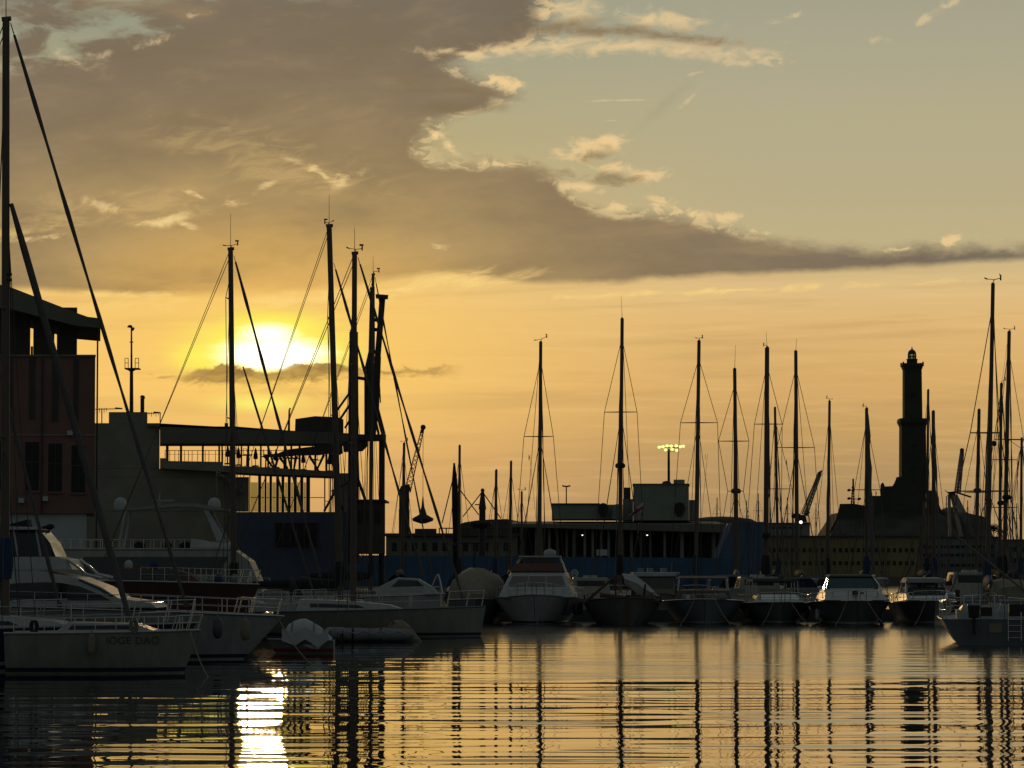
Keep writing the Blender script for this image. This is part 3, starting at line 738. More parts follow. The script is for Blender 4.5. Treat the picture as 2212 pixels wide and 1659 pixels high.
# ------------------------------------------------------------------ sheds, hoarding, colonnade building in the middle
def middle():
    D = 215.0
    t = thing('harbour_shed', 'low dark shed with a stepped top beside the derrick', 'shed', (P(800, 0, D).x, D, 1.16))
    m = MB(); wbox(m, 762, 1083, 832, 1196, D, D + 7); w = m.build('wall', M_clad, t)
    m = MB(); m.box((P(762, 0, D).x, D - 0.3, P(0, 1082.8, D).z), (P(834, 0, D).x, D + 7.3, P(0, 1079, D).z)); m.build('roof', M_iron, t)
    for u in (772, 790, 810):
        m = MB(); wbox(m, u, 1100, u + 12, 1130, D - 0.05, D + 0.02); m.build('window', M_dark, t)
    for u, v in ((775, 1044), (800, 1038)): pass
    # the row of low roofs seen across the inner quay
    D = 300.0
    t = thing('dock_warehouse', 'long low dark warehouse with a rail along its roof left of the colonnade', 'warehouse', (P(930, 0, D).x, D, 1.13))
    m = MB(); m.box((P(836, 0, D).x, D, 1.135), (P(1118, 0, D).x, D + 18, P(0, 1158, D).z)); m.build('wall', M_roof, t)
    m = MB(); m.box((P(832, 0, D).x, D - 0.4, P(0, 1157.8, D).z), (P(1122, 0, D).x, D + 18.5, P(0, 1152, D).z)); m.build('roof', M_clad, t)
    m = MB(); wbox(m, 896, 1142, 943, 1151.8, D + 1, D + 6); m.build('roof_plant_room', M_clad, t)
    for u in range(846, 1110, 22):
        m = MB(); wbox(m, u, 1172, u + 11, 1190, D - 0.06, D + 0.02); m.build('window', M_dark, t)
    m = MB()
    z = P(0, 1141, D).z; z0 = P(0, 1151.9, D).z
    m.tube((P(950, 0, D).x, D + 0.4, z), (P(1115, 0, D).x, D + 0.4, z), 0.05, n=4)
    for u in range(950, 1116, 15): m.tube((P(u, 0, D).x, D + 0.4, z0), (P(u, 0, D).x, D + 0.4, z), 0.05, n=4)
    m.build('railing', M_iron, t)
    # upturned hulls / low dark mounds on that roof line
    D = 460.0
    t = thing('far_quay_shed', 'far dark shed with a rounded roof behind the low warehouse', 'shed', (P(1060, 0, D).x, D, 1.14))
    m = MB(); pts = [(985, 1160), (985, 1135), (1004, 1128), (1030, 1124), (1060, 1122), (1095, 1121), (1130, 1128), (1155, 1132), (1160, 1160)]
    D = 455.0
    vprism(m, outline(pts, D), D, D, D + 4); m.build('roof', M_clad, t)
    m = MB(); m.box((P(985, 0, D).x, D, 1.135), (P(1160, 0, D).x, D + 4, P(0, 1160.3, D).z)); m.build('wall', M_roof, t)

    # blue hoarding along the pontoon
    D = 281.0
    t = thing('blue_hoarding', 'long plain blue hoarding standing on the quay behind the moored boats', 'hoarding', (P(1160, 0, D).x, D, 1.12))
    us = list(range(735, 1601, 48))
    for a, b in zip(us, us[1:]):
        m = MB(); va = 1199 + (a - 735) * 0.008
        m.box((P(a, 0, D).x, D, 1.14), (P(b - 0.5, 0, D).x, D + 0.06, P(0, va, D).z)); m.build('panel', M_bluehoard, t)
    for a in us:
        m = MB(); m.tube((P(a, 0, D).x, D + 0.2, 1.125), (P(a, 0, D).x, D + 0.2, P(0, 1202, D).z), 0.05, n=6); m.build('post', M_iron, t)

    # colonnade building
    D = 350.0
    t = thing('colonnade_building', 'grey quay building with a columned ground floor and a taller box with a round window', 'building', (P(1340, 0, D).x, D, 1.13))
    m = MB(); wbox(m, 1192, 1090, 1345, 1121.6, D + 3, D + 14); m.build('upper_storey', M_greenwall, t)
    m = MB(); wbox(m, 1191, 1087, 1296, 1089.8, D + 2.8, D + 14.2); m.build('roof', M_clad, t)
    m = MB(); wbox(m, 1368, 1046, 1488, 1124, D + 3, D + 14); m.build('tower_block', M_greenwall, t)
    m = MB(); wbox(m, 1366.5, 1044.5, 1489.5, 1045.8, D + 2.8, D + 14.2); wbox(m, 1455, 1036, 1479, 1044.3, D + 4, D + 8); m.build('parapet', M_greenwall, t)
    m = MB(); wbox(m, 1345.4, 1078, 1367.6, 1124, D + 4, D + 13); m.build('link_block', M_greenwall, t)
    m = MB(); wbox(m, 1347, 1053, 1362, 1077.8, D + 5, D + 8); m.build('chimney', M_clad, t)
    m = MB(); p = P(1440, 1041, D + 6); m.lathe((p.x, p.y, P(0, 1044.4, D).z), [(0.45, 0), (0.5, 0.15), (0.35, 0.35), (0.05, 0.42)]); m.build('roof_vent', M_iron, t)
    m = MB(); wbox(m, 1488.4, 1080, 1504, 1124, D + 6, D + 12); m.build('annex', M_greenwall, t)
    # round window and a dark vent hood
    for u, v, ru, rv, dy in ((1468, 1096, 11.5, 17, 2.9), (1303, 1098, 11, 17, 2.9)):
        m = MB()
        pts = [(u + ru * math.cos(2 * math.pi * k / 20), v - rv * (0.72 if math.sin(2 * math.pi * k / 20) > 0 else 1.15) * math.sin(2 * math.pi * k / 20)) for k in range(20)]
        vprism(m, outline(pts, D), D, D + dy - 0.2 - (1.2 if u < 1400 else 0), D + dy + 0.3)
        m.build('round_window' if u > 1400 else 'vent_hood', M_dark, t)
    m = MB(); vprism(m, outline([(1322, 1121), (1322, 1096), (1330, 1088), (1342, 1088), (1345, 1090), (1345, 1121)], D), D, D + 2.2, D + 2.95); m.build('bay_window', M_grey, t)
    # canopy roof with a sloping front, and the columns under it
    m = MB()
    z = lambda v: P(0, v, D).z
    xa, xb = P(1105, 0, D).x, P(1562, 0, D).x
    m.hexa([(xa, D - 1.5, z(1138.5)), (xb, D - 1.5, z(1151)), (xb, D + 15, z(1151)), (xa, D + 15, z(1138.5)), (xa, D - 1.5, z(1132)), (xb, D - 1.5, z(1132)), (xb, D + 15, z(1121.9)), (xa, D + 15, z(1121.9))])
    m.build('canopy_roof', M_roof, t)
    for u in (1128, 1158, 1172, 1186, 1204, 1224, 1240, 1262, 1279, 1297, 1313, 1342, 1362, 1384, 1404, 1433, 1470, 1504, 1540):
        m = MB(); x = P(u, 0, D).x; yy = D + (0 if int(u) % 4 else 2.2)
        m.tube((x, yy, 1.135), (x, yy, z(1139 + (u - 1105) * 0.027)), 0.14 if int(u) % 5 else 0.2, n=10); m.build('column', M_greenwall, t)
    m = MB(); m.box((xa, D + 9, 1.135), (xb, D + 9.3, z(1134))); m.build('back_wall', M_dark, t)
    for u in (1258, 1292, 1326, 1398, 1433):
        m = MB(); p = P(u, 1156, D + 1); m.ball(p, 0.09, 8, 0.7); m.build('ceiling_lamp', M_lamp if u in (1398, 1258) else M_canbeige, t)
    # things standing under the canopy
    for u0, v0, u1, v1, mm, nm, lb in ((1287, 1187, 1310, 1200, M_canwhite, 'notice_board', 'small white notice board above the blue hoarding'),):
        x0, x1 = P(u0, 0, 282.5).x, P(u1, 0, 282.5).x
        b = thing(nm, lb, 'sign', ((x0 + x1) / 2, 282.5, 1.13))
        m = MB(); m.box((x0, 282.5, P(0, v1, 282.5).z), (x1, 282.56, P(0, v0, 282.5).z)); m.build('board', mm, b)
        m = MB()
        for x in (x0 + 0.1, x1 - 0.1): m.tube((x, 282.6, 1.135), (x, 282.6, P(0, v0, 282.5).z), 0.03, n=6)
        m.build('leg', M_iron, b)
    # lamp post at the quay's end, tall slim lamp on the flat roof
    for u, v0, v1, D, lb in ((1026, 1173, None, 200.0, 'slim black quay lamp post between the two forestays and the white cruiser'),):
        p = P(u, v0, D)
        l = thing('lamp_post', lb, 'lamp post', (p.x, D, -0.2))
        m = MB(); m.tube((p.x, D, -3), (p.x, D, p.z), 0.06, 0.045, n=8); m.build('pole', M_iron, l)
        m = MB(); m.tube((p.x - 1.2, D, p.z), (p.x + 0.5, D, p.z), 0.035, n=6); m.lathe((p.x - 1.25, D, p.z - 0.12), [(0.16, 0), (0.14, 0.06), (0.03, 0.16)]); m.build('lamp_head', M_iron, l)
    D = 353.0; p = P(1225, 1087, D)
    l = thing('roof_lamp', 'thin lamp with two heads on the flat roof of the colonnade building', 'lamp', (p.x, D + 5, p.z))
    m = MB(); m.tube((p.x, D + 5, p.z - 0.05), (p.x, D + 5, P(0, 1049, D).z), 0.07, n=6); m.build('pole', M_iron, l)
    m = MB(); zz = P(0, 1049, D).z
    for s in (-1, 1): m.hexa([(p.x, D + 4.9, zz - 0.05), (p.x + s * 0.42, D + 4.9, zz + 0.02), (p.x + s * 0.42, D + 5.1, zz + 0.02), (p.x, D + 5.1, zz - 0.05), (p.x, D + 4.9, zz + 0.1), (p.x + s * 0.42, D + 4.9, zz + 0.18), (p.x + s * 0.42, D + 5.1, zz + 0.18), (p.x, D + 5.1, zz + 0.1)])
    m.build('lamp_head', M_iron, l)

    # blue shelter beside the colonnade
    D = 330.0
    t = thing('boatyard_shelter', 'large blue sheeted boatyard shelter with one sloping side', 'shelter', (P(1610, 0, D).x, D, 1.13))
    m = MB(); m.prism(outline([(1546, 1290), (1546, 1207), (1579, 1147), (1579, 1128), (1648, 1127), (1648, 1290)], D)[0:0] + [(P(1546, 0, D).x, 1.14), (P(1648, 0, D).x, 1.14), (P(1648, 0, D).x, P(0, 1127, D).z), (P(1579, 0, D).x, P(0, 1128, D).z), (P(1546, 0, D).x, P(0, 1207, D).z)], D, D + 9); m.build('cover', M_bluetarp, t)
    m = MB()
    for u in (1590, 1612, 1634): m.box((P(u, 0, D).x, D - 0.05, 1.14), (P(u + 0.8, 0, D).x, D - 0.002, P(0, 1128.5, D).z))
    m.box((P(1547, 0, D).x, D - 0.05, P(0, 1209, D).z), (P(1589.8, 0, D).x, D - 0.002, P(0, 1207, D).z)); m.build('strap', M_navy, t)
    m = MB()
    xs = [(P(1526, 0, D).x, P(0, 1132, D).z)] + [(P(1527 + 55 * k / 8, 0, D).x, P(0, 1128 - 12 * math.sin(math.pi * k / 8), D).z) for k in range(9)] + [(P(1583, 0, D).x, P(0, 1132, D).z)]
    D2 = 372.0
    d = thing('domed_tent', 'dark low domed tent roof behind the colonnade building and the blue shelter', 'tent', (P(1555, 0, D2).x, D2, 1.13))
    prof = [(4.0, 0.0), (4.0, P(0, 1130, D2).z - 1.13), (3.2, P(0, 1121, D2).z - 1.13), (1.7, P(0, 1117, D2).z - 1.13), (0.05, P(0, 1115.5, D2).z - 1.13)]
    m = MB(); m.lathe((P(1555, 0, D2).x, D2, 1.131), prof, 20); m.build('cover', M_clad, d)
middle()

# ------------------------------------------------------------------ ochre and grey blocks across the far basin
def far_blocks():
    def block(name, label, u0, u1, v0, D, depth, mm, rows, roof=None, pitch=14, w=6, h=8):
        t = thing(name, label, 'building', (P((u0 + u1) / 2, 0, D).x, D, 1.28))
        m = MB(); m.box((P(u0, 0, D).x, D, 1.285), (P(u1, 0, D).x, D + depth, P(0, v0, D).z)); m.build('wall', mm, t)
        m = MB()
        if roof == 'hip':
            vprism(m, outline([(u0 - 2, v0 - 0.4), (u1 + 2, v0 - 0.4), (u1 - 14, v0 - 9), (u0 + 14, v0 - 9)], D), D, D - 0.3, D + depth)
        else:
            m.box((P(u0 - 1, 0, D).x, D - 0.4, P(0, v0 - 0.3, D).z), (P(u1 + 1, 0, D).x, D + depth + 0.4, P(0, v0 - 3, D).z))
        m.build('roof', M_clad, t)
        n = 0
        for v in rows:
            u = u0 + 6
            while u + w < u1 - 3 and n < 95:
                m = MB(); wbox(m, u, v, u + w, v + h, D - 0.05, D + 0.03); m.build('window', M_dark, t)
                u += pitch; n += 1
    block('ochre_warehouse', 'long ochre two storey warehouse with square windows below the lighthouse hill', 1650, 1984, 1160, 565.0, 16, M_ochre, (1184, 1212), None, 13, 6.5, 9)
    block('grey_dock_office', 'grey dock office with long rows of dark windows right of the ochre warehouse', 1986, 2152, 1162, 575.0, 14, M_greyren, (1178, 1196, 1218), None, 12, 9, 6)
    block('pale_dock_house', 'pale grey dock house with large dark windows at the right edge', 2154, 2300, 1168, 566.0, 14, M_greyren, (1182, 1206, 1230), None, 24, 14, 10)
    block('low_dock_shed', 'low flat shed between the blue shelter and the lighthouse hill', 1650, 1742, 1132, 900.0, 20, M_greyren, (1138,), None, 12, 6, 4)
    # signal light on that shed's corner
    p = P(1730, 1128, 880.0)
    l = thing('work_light', 'bright white work light below the leaning crane', 'light', (p.x, p.y, 1.28))
    m = MB(); m.tube((p.x, p.y, 1.285), (p.x, p.y, p.z), 0.15, n=6); m.build('pole', M_iron, l)
    m = MB(); m.ball(p, 0.42, 10); m.build('lamp', M_lamp, l)
    # floodlight mast
    D = 700.0; p = P(1444.5, 970, D)
    l = thing('floodlight_mast', 'tall floodlight mast with a ring of glowing yellow lamps above the round window block', 'floodlight', (p.x, D, 1.28))
    m = MB(); m.tube((p.x, D, 1.285), p, 0.34, 0.24, n=8); m.build('pole', M_iron, l)
    for u, v in ((1432, 965), (1441, 963), (1450, 963.5), (1461, 963), (1469, 965), (1438, 972), (1452, 971), (1462, 973), (1424, 966), (1476, 964)):
        q = P(u, v, D - 0.8); m = MB(); m.ball(q, 0.36, 8, 0.85); m.build('lamp', M_flood, l)
    m = MB(); m.tube(P(1424, 967.5, D), P(1476, 966.5, D), 0.09, n=5); m.tube(P(1436, 974.5, D), P(1464, 974.5, D), 0.08, n=5); m.build('lamp_ring', M_iron, l)
far_blocks()

# ------------------------------------------------------------------ headland, fort and lighthouse
def headland():
    D = 1830.0
    rng = random.Random(3)
    top = [(1788, 1156), (1796, 1140), (1804, 1122), (1810, 1108), (1870, 1104), (1900, 1096), (1960, 1092), (2020, 1100), (2034, 1109), (2044, 1102), (2062, 1094), (2078, 1102), (2094, 1109), (2126, 1116), (2134, 1150)]
    m = MB(); n = len(top)
    rows = []
    for j, (dd, sc) in enumerate(((-120, 0.10), (-60, 0.55), (-25, 0.85), (0, 1.0), (40, 1.0), (160, 0.5), (260, 0.05))):
        ring = []
        for i, (u, v) in enumerate(top):
            p = P(u, v, D)
            zz = 1.3 + (p.z - 1.3) * sc + (rng.uniform(-2, 2) if 0 < sc < 1 else 0)
            ring.append((p.x + rng.uniform(-3, 3) * (sc < 1), D + dd + rng.uniform(-6, 6) * (sc < 1), max(1.0, zz)))
        rows.append(ring)
    m.loft(rows, caps=False, smooth=False, closed=False)
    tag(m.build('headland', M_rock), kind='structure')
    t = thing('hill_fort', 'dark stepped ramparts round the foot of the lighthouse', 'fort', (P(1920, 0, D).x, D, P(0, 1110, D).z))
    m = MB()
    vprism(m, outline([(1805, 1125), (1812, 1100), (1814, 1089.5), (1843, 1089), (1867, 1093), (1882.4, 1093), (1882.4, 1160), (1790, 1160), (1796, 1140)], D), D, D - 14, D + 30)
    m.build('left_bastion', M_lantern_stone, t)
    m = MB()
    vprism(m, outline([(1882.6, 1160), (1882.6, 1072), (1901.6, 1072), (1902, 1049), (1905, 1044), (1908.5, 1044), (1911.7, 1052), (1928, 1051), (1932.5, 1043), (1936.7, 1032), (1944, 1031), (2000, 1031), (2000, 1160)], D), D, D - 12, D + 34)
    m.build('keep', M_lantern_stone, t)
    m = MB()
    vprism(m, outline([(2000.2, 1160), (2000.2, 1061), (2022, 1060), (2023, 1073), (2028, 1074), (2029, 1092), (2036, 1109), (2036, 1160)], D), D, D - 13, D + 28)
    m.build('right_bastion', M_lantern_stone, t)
    # lighthouse: two square shafts with galleries, drum and lantern
    D = 1835.0
    x0 = P(1971.5, 1000, D).x
    k = PX(D)
    zt = lambda v: P(1971, v, D).z
    L = thing('lighthouse', 'tall square two tier stone lighthouse with a lantern, dark on its hill', 'lighthouse', (x0, D, zt(1058)))
    def sq(mb, v0, v1, w0, w1, ang=0):
        rings = []
        for v, w in ((v0, w0), (v1, w1)):
            h = w * k / 2
            rings.append([(x0 - h, D - h, zt(v)), (x0 + h, D - h, zt(v)), (x0 + h, D + h, zt(v)), (x0 - h, D + h, zt(v))])
        mb.loft(rings, smooth=False)
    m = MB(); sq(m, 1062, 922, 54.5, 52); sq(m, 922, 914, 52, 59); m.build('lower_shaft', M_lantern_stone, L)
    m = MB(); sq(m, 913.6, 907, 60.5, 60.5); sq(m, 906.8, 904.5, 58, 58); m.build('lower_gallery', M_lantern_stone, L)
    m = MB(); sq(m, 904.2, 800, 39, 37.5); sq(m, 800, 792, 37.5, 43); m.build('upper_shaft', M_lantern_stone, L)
    m = MB(); sq(m, 791.7, 785.5, 46, 46); m.build('upper_gallery', M_lantern_stone, L)
    # gallery railings with merlons at the corners
    m = MB()
    for sx in (-1, 1):
        for sy in (-1, 1):
            cx, cy = x0 + sx * 21.2 * k, D + sy * 21.2 * k
            m.box((cx - 1.6 * k, cy - 1.6 * k, zt(785.3)), (cx + 1.6 * k, cy + 1.6 * k, zt(782.5)))
    m.build('gallery_post', M_lantern_stone, L)
    m = MB(); m.lathe((x0, D, zt(785.4)), [(11.5 * k, 0), (11.5 * k, 7.5 * k), (12.3 * k, 8 * k), (12.3 * k, 9.6 * k), (10 * k, 10 * k)], 20); m.build('drum', M_lantern_stone, L)
    m = MB(); m.lathe((x0, D, zt(775.3)), [(7.6 * k, 0), (8.4 * k, 4 * k), (8.4 * k, 10.4 * k)], 16); ln = m.build('lantern_glass', M_greenglass, L)
    m = MB()
    for q in range(8):
        g = 2 * math.pi * q / 8 + 0.2
        m.tube((x0 + 8.7 * k * math.cos(g), D + 8.7 * k * math.sin(g), zt(775.3)), (x0 + 8.7 * k * math.cos(g), D + 8.7 * k * math.sin(g), zt(764.8)), 0.28, n=4)
    m.lathe((x0, D, zt(770.4)), [(8.5 * k, 0), (9 * k, 0.2 * k), (9 * k, 0.9 * k), (8.5 * k, 1.1 * k)], 16)
    m.build('lantern_frame', M_iron, ln)
    m = MB(); m.lathe((x0, D, zt(764.7)), [(9 * k, 0), (9 * k, 2 * k), (8 * k, 5 * k), (5 * k, 8.5 * k), (2 * k, 10 * k), (1.5 * k, 11 * k), (1.6 * k, 13 * k), (0.5 * k, 14 * k), (0.4 * k, 17 * k)], 18); m.build('dome', M_iron, L)
    for sx, v in ((0, 850), (0, 960), (0, 1010)):
        m = MB(); m.box((x0 - 1.6 * k, D - 28 * k, zt(v + 5)), (x0 + 1.6 * k, D - 18 * k, zt(v))); m.build('window', M_dark, L)
    # lattice aerial on the left bastion
    D = 1822.0
    p = P(1842, 1089, D)
    a = thing('radio_mast', 'thin radio mast with dish brackets on the rampart left of the lighthouse', 'mast', (p.x, D, p.z))
    m = MB()
    for dx in (-3, 3): m.tube(P(1842 + dx, 1090, D), P(1843 + dx * 0.3, 1050, D), 0.4, 0.3, n=4)
    for v in range(1052, 1090, 6): m.tube(P(1839.5, v, D), P(1845.5, v + 5, D), 0.22, n=4)
    m.tube(P(1843, 1050, D), P(1843, 1034, D), 0.55, 0.5, n=6); m.build('lattice', M_iron, a)
    for u, v in ((1834, 1059), (1834, 1077), (1856, 1078)):
        m = MB(); m.tube(P(1843, v, D), P(u, v, D), 0.2, n=4); m.sausage(P(u - 4, v + 1, D), P(u + 4, v - 1.5, D), [0.2, 0.7, 0.7, 0.2]); m.build('dish', M_iron, a)
    m = MB(); m.tube(P(1845, 1058, D), P(1900, 1058, D), 0.16, n=4); m.build('stay_wire', M_iron, a)
    # bushes on the slope
    def bush(u, v, D, r, label):
        p = P(u, v, D)
        b = thing('tree', label, 'tree', (p.x, D, p.z - r * 1.6))
        m = MB()
        rr = random.Random(int(u))
        for _ in range(420):
            d = Vector((rr.gauss(0, 1), rr.gauss(0, 1), rr.gauss(0, 0.75))); d = d.normalized() * (rr.random() ** 0.4) * r * rr.choice((0.7, 0.9, 1.0, 1.1))
            c = p + Vector((d.x, d.y, d.z * 0.75)); s = r * 0.16
            ax = Vector((rr.gauss(0, 1), rr.gauss(0, 1), rr.gauss(0, 1))).normalized(); bx = ax.cross(Vector((0.3, 0.2, 1))).normalized()
            m.add([c - ax * s, c + bx * s * 0.6, c + ax * s, c - bx * s * 0.6], [(0, 1, 2, 3)])
        m.build('crown', M_leaf, b)
        m = MB(); m.tube((p.x, D, p.z - r * 1.9), (p.x, D, p.z), r * 0.10, r * 0.04, n=6)
        for g in range(4):
            m.tube((p.x, D, p.z - r * 0.6), (p.x + r * 0.6 * math.cos(g * 1.6), D + r * 0.5 * math.sin(g * 1.6), p.z + r * 0.2), r * 0.05, r * 0.02, n=5)
        m.build('trunk', M_wood, b)
    bush(2146, 1141, 590.0, 1.1, 'small dark tree between the masts right of the lighthouse hill')
headland()

# ------------------------------------------------------------------ cranes
def lattice(mb, a, b, w0, w1, nseg, r):
    a, b = Vector(a), Vector(b); d = (b - a).normalized()
    s = d.cross(Vector((0, 1, 0))).normalized(); t = Vector((0, 1, 0))
    pa = []
    for i in range(nseg + 1):
        f = i / nseg; w = w0 + (w1 - w0) * f; c = a.lerp(b, f)
        pa.append([c + s * w / 2 - t * w / 2, c - s * w / 2 - t * w / 2, c - s * w / 2 + t * w / 2, c + s * w / 2 + t * w / 2])
    for i in range(nseg):
        for k in range(4):
            mb.tube(pa[i][k], pa[i + 1][k], r, n=4, cap=False)
            mb.tube(pa[i][k], pa[i + 1][(k + 1) % 4], r * 0.7, n=4, cap=False)
def cranes():
    D = 700.0
    p = P(884, 1150, D)
    c = thing('lattice_crane', 'lattice boom crane behind the derrick with a hook block hanging from its tip', 'crane', (p.x, D, 1.28))
    m = MB(); lattice(m, P(880, 1062, D), P(911, 936, D), 1.2, 0.5, 14, 0.09); m.build('boom', M_craneg, c)
    m = MB(); m.tube(P(911, 936, D), P(913.5, 924, D), 0.42, 0.3, n=8); m.ball(P(914, 923, D), 0.55, 8); m.build('boom_head', M_iron, c)
    m = MB(); m.tube(P(914, 923, D), P(913.5, 1108, D), 0.05, n=4); m.build('hoist_cable', M_iron, c)
    m = MB(); q = P(913.5, 1108, D); m.lathe((q.x, D, P(0, 1131, D).z), [(0.5, 0), (2.0, 0.5), (2.2, 1.0), (0.8, 1.8), (0.3, 3.4), (0.1, 5.4)], 10); m.build('hook_block', M_iron, c)
    m = MB(); wbox(m, 862, 1060, 884, 1100, D - 1.5, D + 1.5); vprism(m, outline([(866, 1050), (884, 1046), (888, 1060), (862, 1060)], D), D, D - 1, D + 1); m.build('cab', M_iron, c)
    m = MB(); m.box((P(864, 0, D).x, D - 2, 1.285), (P(886, 0, D).x, D + 2, P(0, 1100.4, D).z)); m.build('pedestal', M_iron, c)
    for u0, v0, u1, v1, D, lb in ((1738, 1112, 1771, 1022, 1000.0, 'leaning grey harbour crane boom left of the lighthouse hill'), (2068, 1066, 2078, 978, 1500.0, 'upright pale crane boom right of the lighthouse')):
        p = P(u0, v0, D)
        c = thing('harbour_crane', lb, 'crane', (p.x, D, 1.28))
        m = MB(); lattice(m, P(u0, v0, D), P(u1, v1, D), 1.5 * D / 1000, 0.9 * D / 1000, 12, 0.16 * D / 1000)
        m.tube(P(u0, v0, D), P(u1, v1, D), 0.42 * D / 1000, 0.3 * D / 1000, n=6); m.build('boom', M_craneg, c)
        m = MB()
        if u0 < 2000:
            m.hexa([P(u1 - 5, v1 + 2, D - 1), P(u1 + 4, v1, D - 1), P(u1 + 4, v1, D + 1), P(u1 - 5, v1 + 2, D + 1), P(u1 - 3, v1 - 3, D - 1), P(u1 + 6, v1 - 7, D - 1), P(u1 + 6, v1 - 7, D + 1), P(u1 - 3, v1 - 3, D + 1)])
        else:
            m.lathe(P(u1, v1, D), [(0.9, 0), (0.9, 1.6), (0.3, 2.0)], 8)
        m.build('boom_head', M_iron, c)
        m = MB()
        if u0 < 2000:
            m.hexa([P(1726, 1128, D - 3), P(1744, 1128, D - 3), P(1744, 1128, D + 3), P(1726, 1128, D + 3), P(1722, 1112, D - 3), P(1740, 1112, D - 3), P(1740, 1112, D + 3), P(1722, 1112, D + 3)])
            m.tube(P(1720, 1108, D), P(1728, 1116, D), 0.5, n=6); m.tube(P(1740, 1113, D), P(1747, 1104, D), 0.6, n=6)
        else:
            vprism(m, outline([(2040, 1058), (2048, 1063), (2064, 1061), (2064, 1068), (2050, 1068)], D), D, D - 3, D + 3)
            m.tube(P(2064, 1063, D), P(2098, 1074, D), 0.4, n=5)
        m.build('cab', M_iron, c)
        m = MB()
        if u0 < 2000:
            m.box((P(1727, 0, D).x, D - 2, 1.285), (P(1743, 0, D).x, D + 2, P(0, 1128.4, D).z))
        else:
            for du in (0, 16): m.tube(P(2050 + du * 0.3, 1068, D), (P(2046 + du * 2.6, 0, D).x, D, 1.29), 0.7, 1.0, n=6)
            vprism(m, outline([(2056, 1068.2), (2068, 1068.2), (2088, 1108), (2070, 1108)], D), D, D - 2, D + 2)
        m.build('pedestal', M_craneg, c)
        if u0 < 2000:
            m = MB(); m.tube(P(1766, 1024, D), P(1742, 1108, D), 0.10, n=4); m.tube(P(1760, 1040, D), P(1728, 1112, D), 0.08, n=4); m.build('hoist_cable', M_iron, c)
cranes()

# ------------------------------------------------------------------ boats
def frame(x, y, deg):
    return Matrix.Translation((x, y, 0)) @ Matrix.Rotation(R(deg), 4, 'Z')

def moor(M, par, H):
    for side in (1, -1):
        p = H.pt(0.93, H.sheer(0.93), side); q = Vector((p.x + 3.6, side * 1.9, -0.25))
        m = MB(M); m.pipe([p + (q - p) * f + Vector((0, 0, -0.5 * math.sin(math.pi * f))) for f in (0, 0.25, 0.5, 0.75, 1)], 0.018, 5); m.build('mooring_line', M_canbeige, par)

class Hull:
    """hull surface in boat space: x forward, z up from the waterline"""
    def __init__(s, xs, L, B, fb_bow, fb_st, tr=0.75, rake=0.7, draft=0.35, flare=0.12, full=2.2, vee=0.30):
        s.__dict__.update(xs=xs, L=L, B=B, fb=fb_bow, fs=fb_st, tr=tr, rake=rake, draft=draft, flare=flare, full=full, vee=vee)
    def beam(s, t):
        if t < 0.42: return s.B / 2 * (s.tr + (1 - s.tr) * math.sin(math.pi / 2 * t / 0.42))
        return max(0.015, s.B / 2 * (1 - ((t - 0.42) / 0.58) ** s.full))
    def sheer(s, t): return s.fs + (s.fb - s.fs) * t ** 1.6
    def pt(s, t, z, side=1):
        """point on the topsides at station t and height z"""
        zs = s.sheer(t); b = s.beam(t)
        q = max(0.0, min(1.0, (z + s.draft) / (zs + s.draft)))
        y = b * (q ** s.vee) * (1 - s.flare * (1 - q) * (0.4 + t))
        x = s.xs + t * s.L - s.rake * (1 - q) * t ** 3
        return Vector((x, side * y, z))
    def ring(s, t, n=7):
        zs = s.sheer(t); a = []
        for k in range(n):
            z = -s.draft + (zs + s.draft) * (k / (n - 1)) ** 1.3
            a.append(z)
        port = [s.pt(t, z, 1) for z in reversed(a)]; star = [s.pt(t, z, -1) for z in a[1:]]
        return port + star
    def make(s, M, par, mh, md, stripe=None, n=18, rail=None, detail=True):
        ts = [i / n for i in range(n + 1)]
        m = MB(M); rings = [s.ring(t) for t in ts]
        m.loft(rings, caps=False, closed=False)
        m.add(rings[0], [tuple(range(len(rings[0])))])
        h = m.build('hull', mh, par)
        m = MB(M); vs = []; fs = []
        for i, t in enumerate(ts):
            z = s.sheer(t) - 0.04; p = s.pt(t, z, 1); b = p.y - 0.012
            vs += [(p.x, b, z), (p.x, 0, z + 0.05), (p.x, -b, z)]
            if i: o = 3 * i; fs += [(o - 3, o, o + 1, o - 2), (o - 2, o + 1, o + 2, o - 1)]
        m.add(vs, fs); m.build('deck', md, par)
        if stripe:
            m = MB(M)
            for side in (1, -1):
                vs = []; fs = []
                for i, t in enumerate(ts):
                    for z in (0.05, 0.15):
                        p = s.pt(t, z, side); p.y += side * 0.006; vs.append(p)
                    if i: o = 2 * i; fs.append((o - 2, o, o + 1, o - 1))
                m.add(vs, fs, True)
            m.build('boot_stripe', stripe, par)
        m = MB(M)
        for side in (1, -1):
            pts = []
            for t in ts:
                p = s.pt(t, s.sheer(t), side); p.y += side * 0.008; pts.append(p)
            m.pipe(pts, 0.028, 5)
        m.build('rub_rail', rail or M_grey, par)
        return h

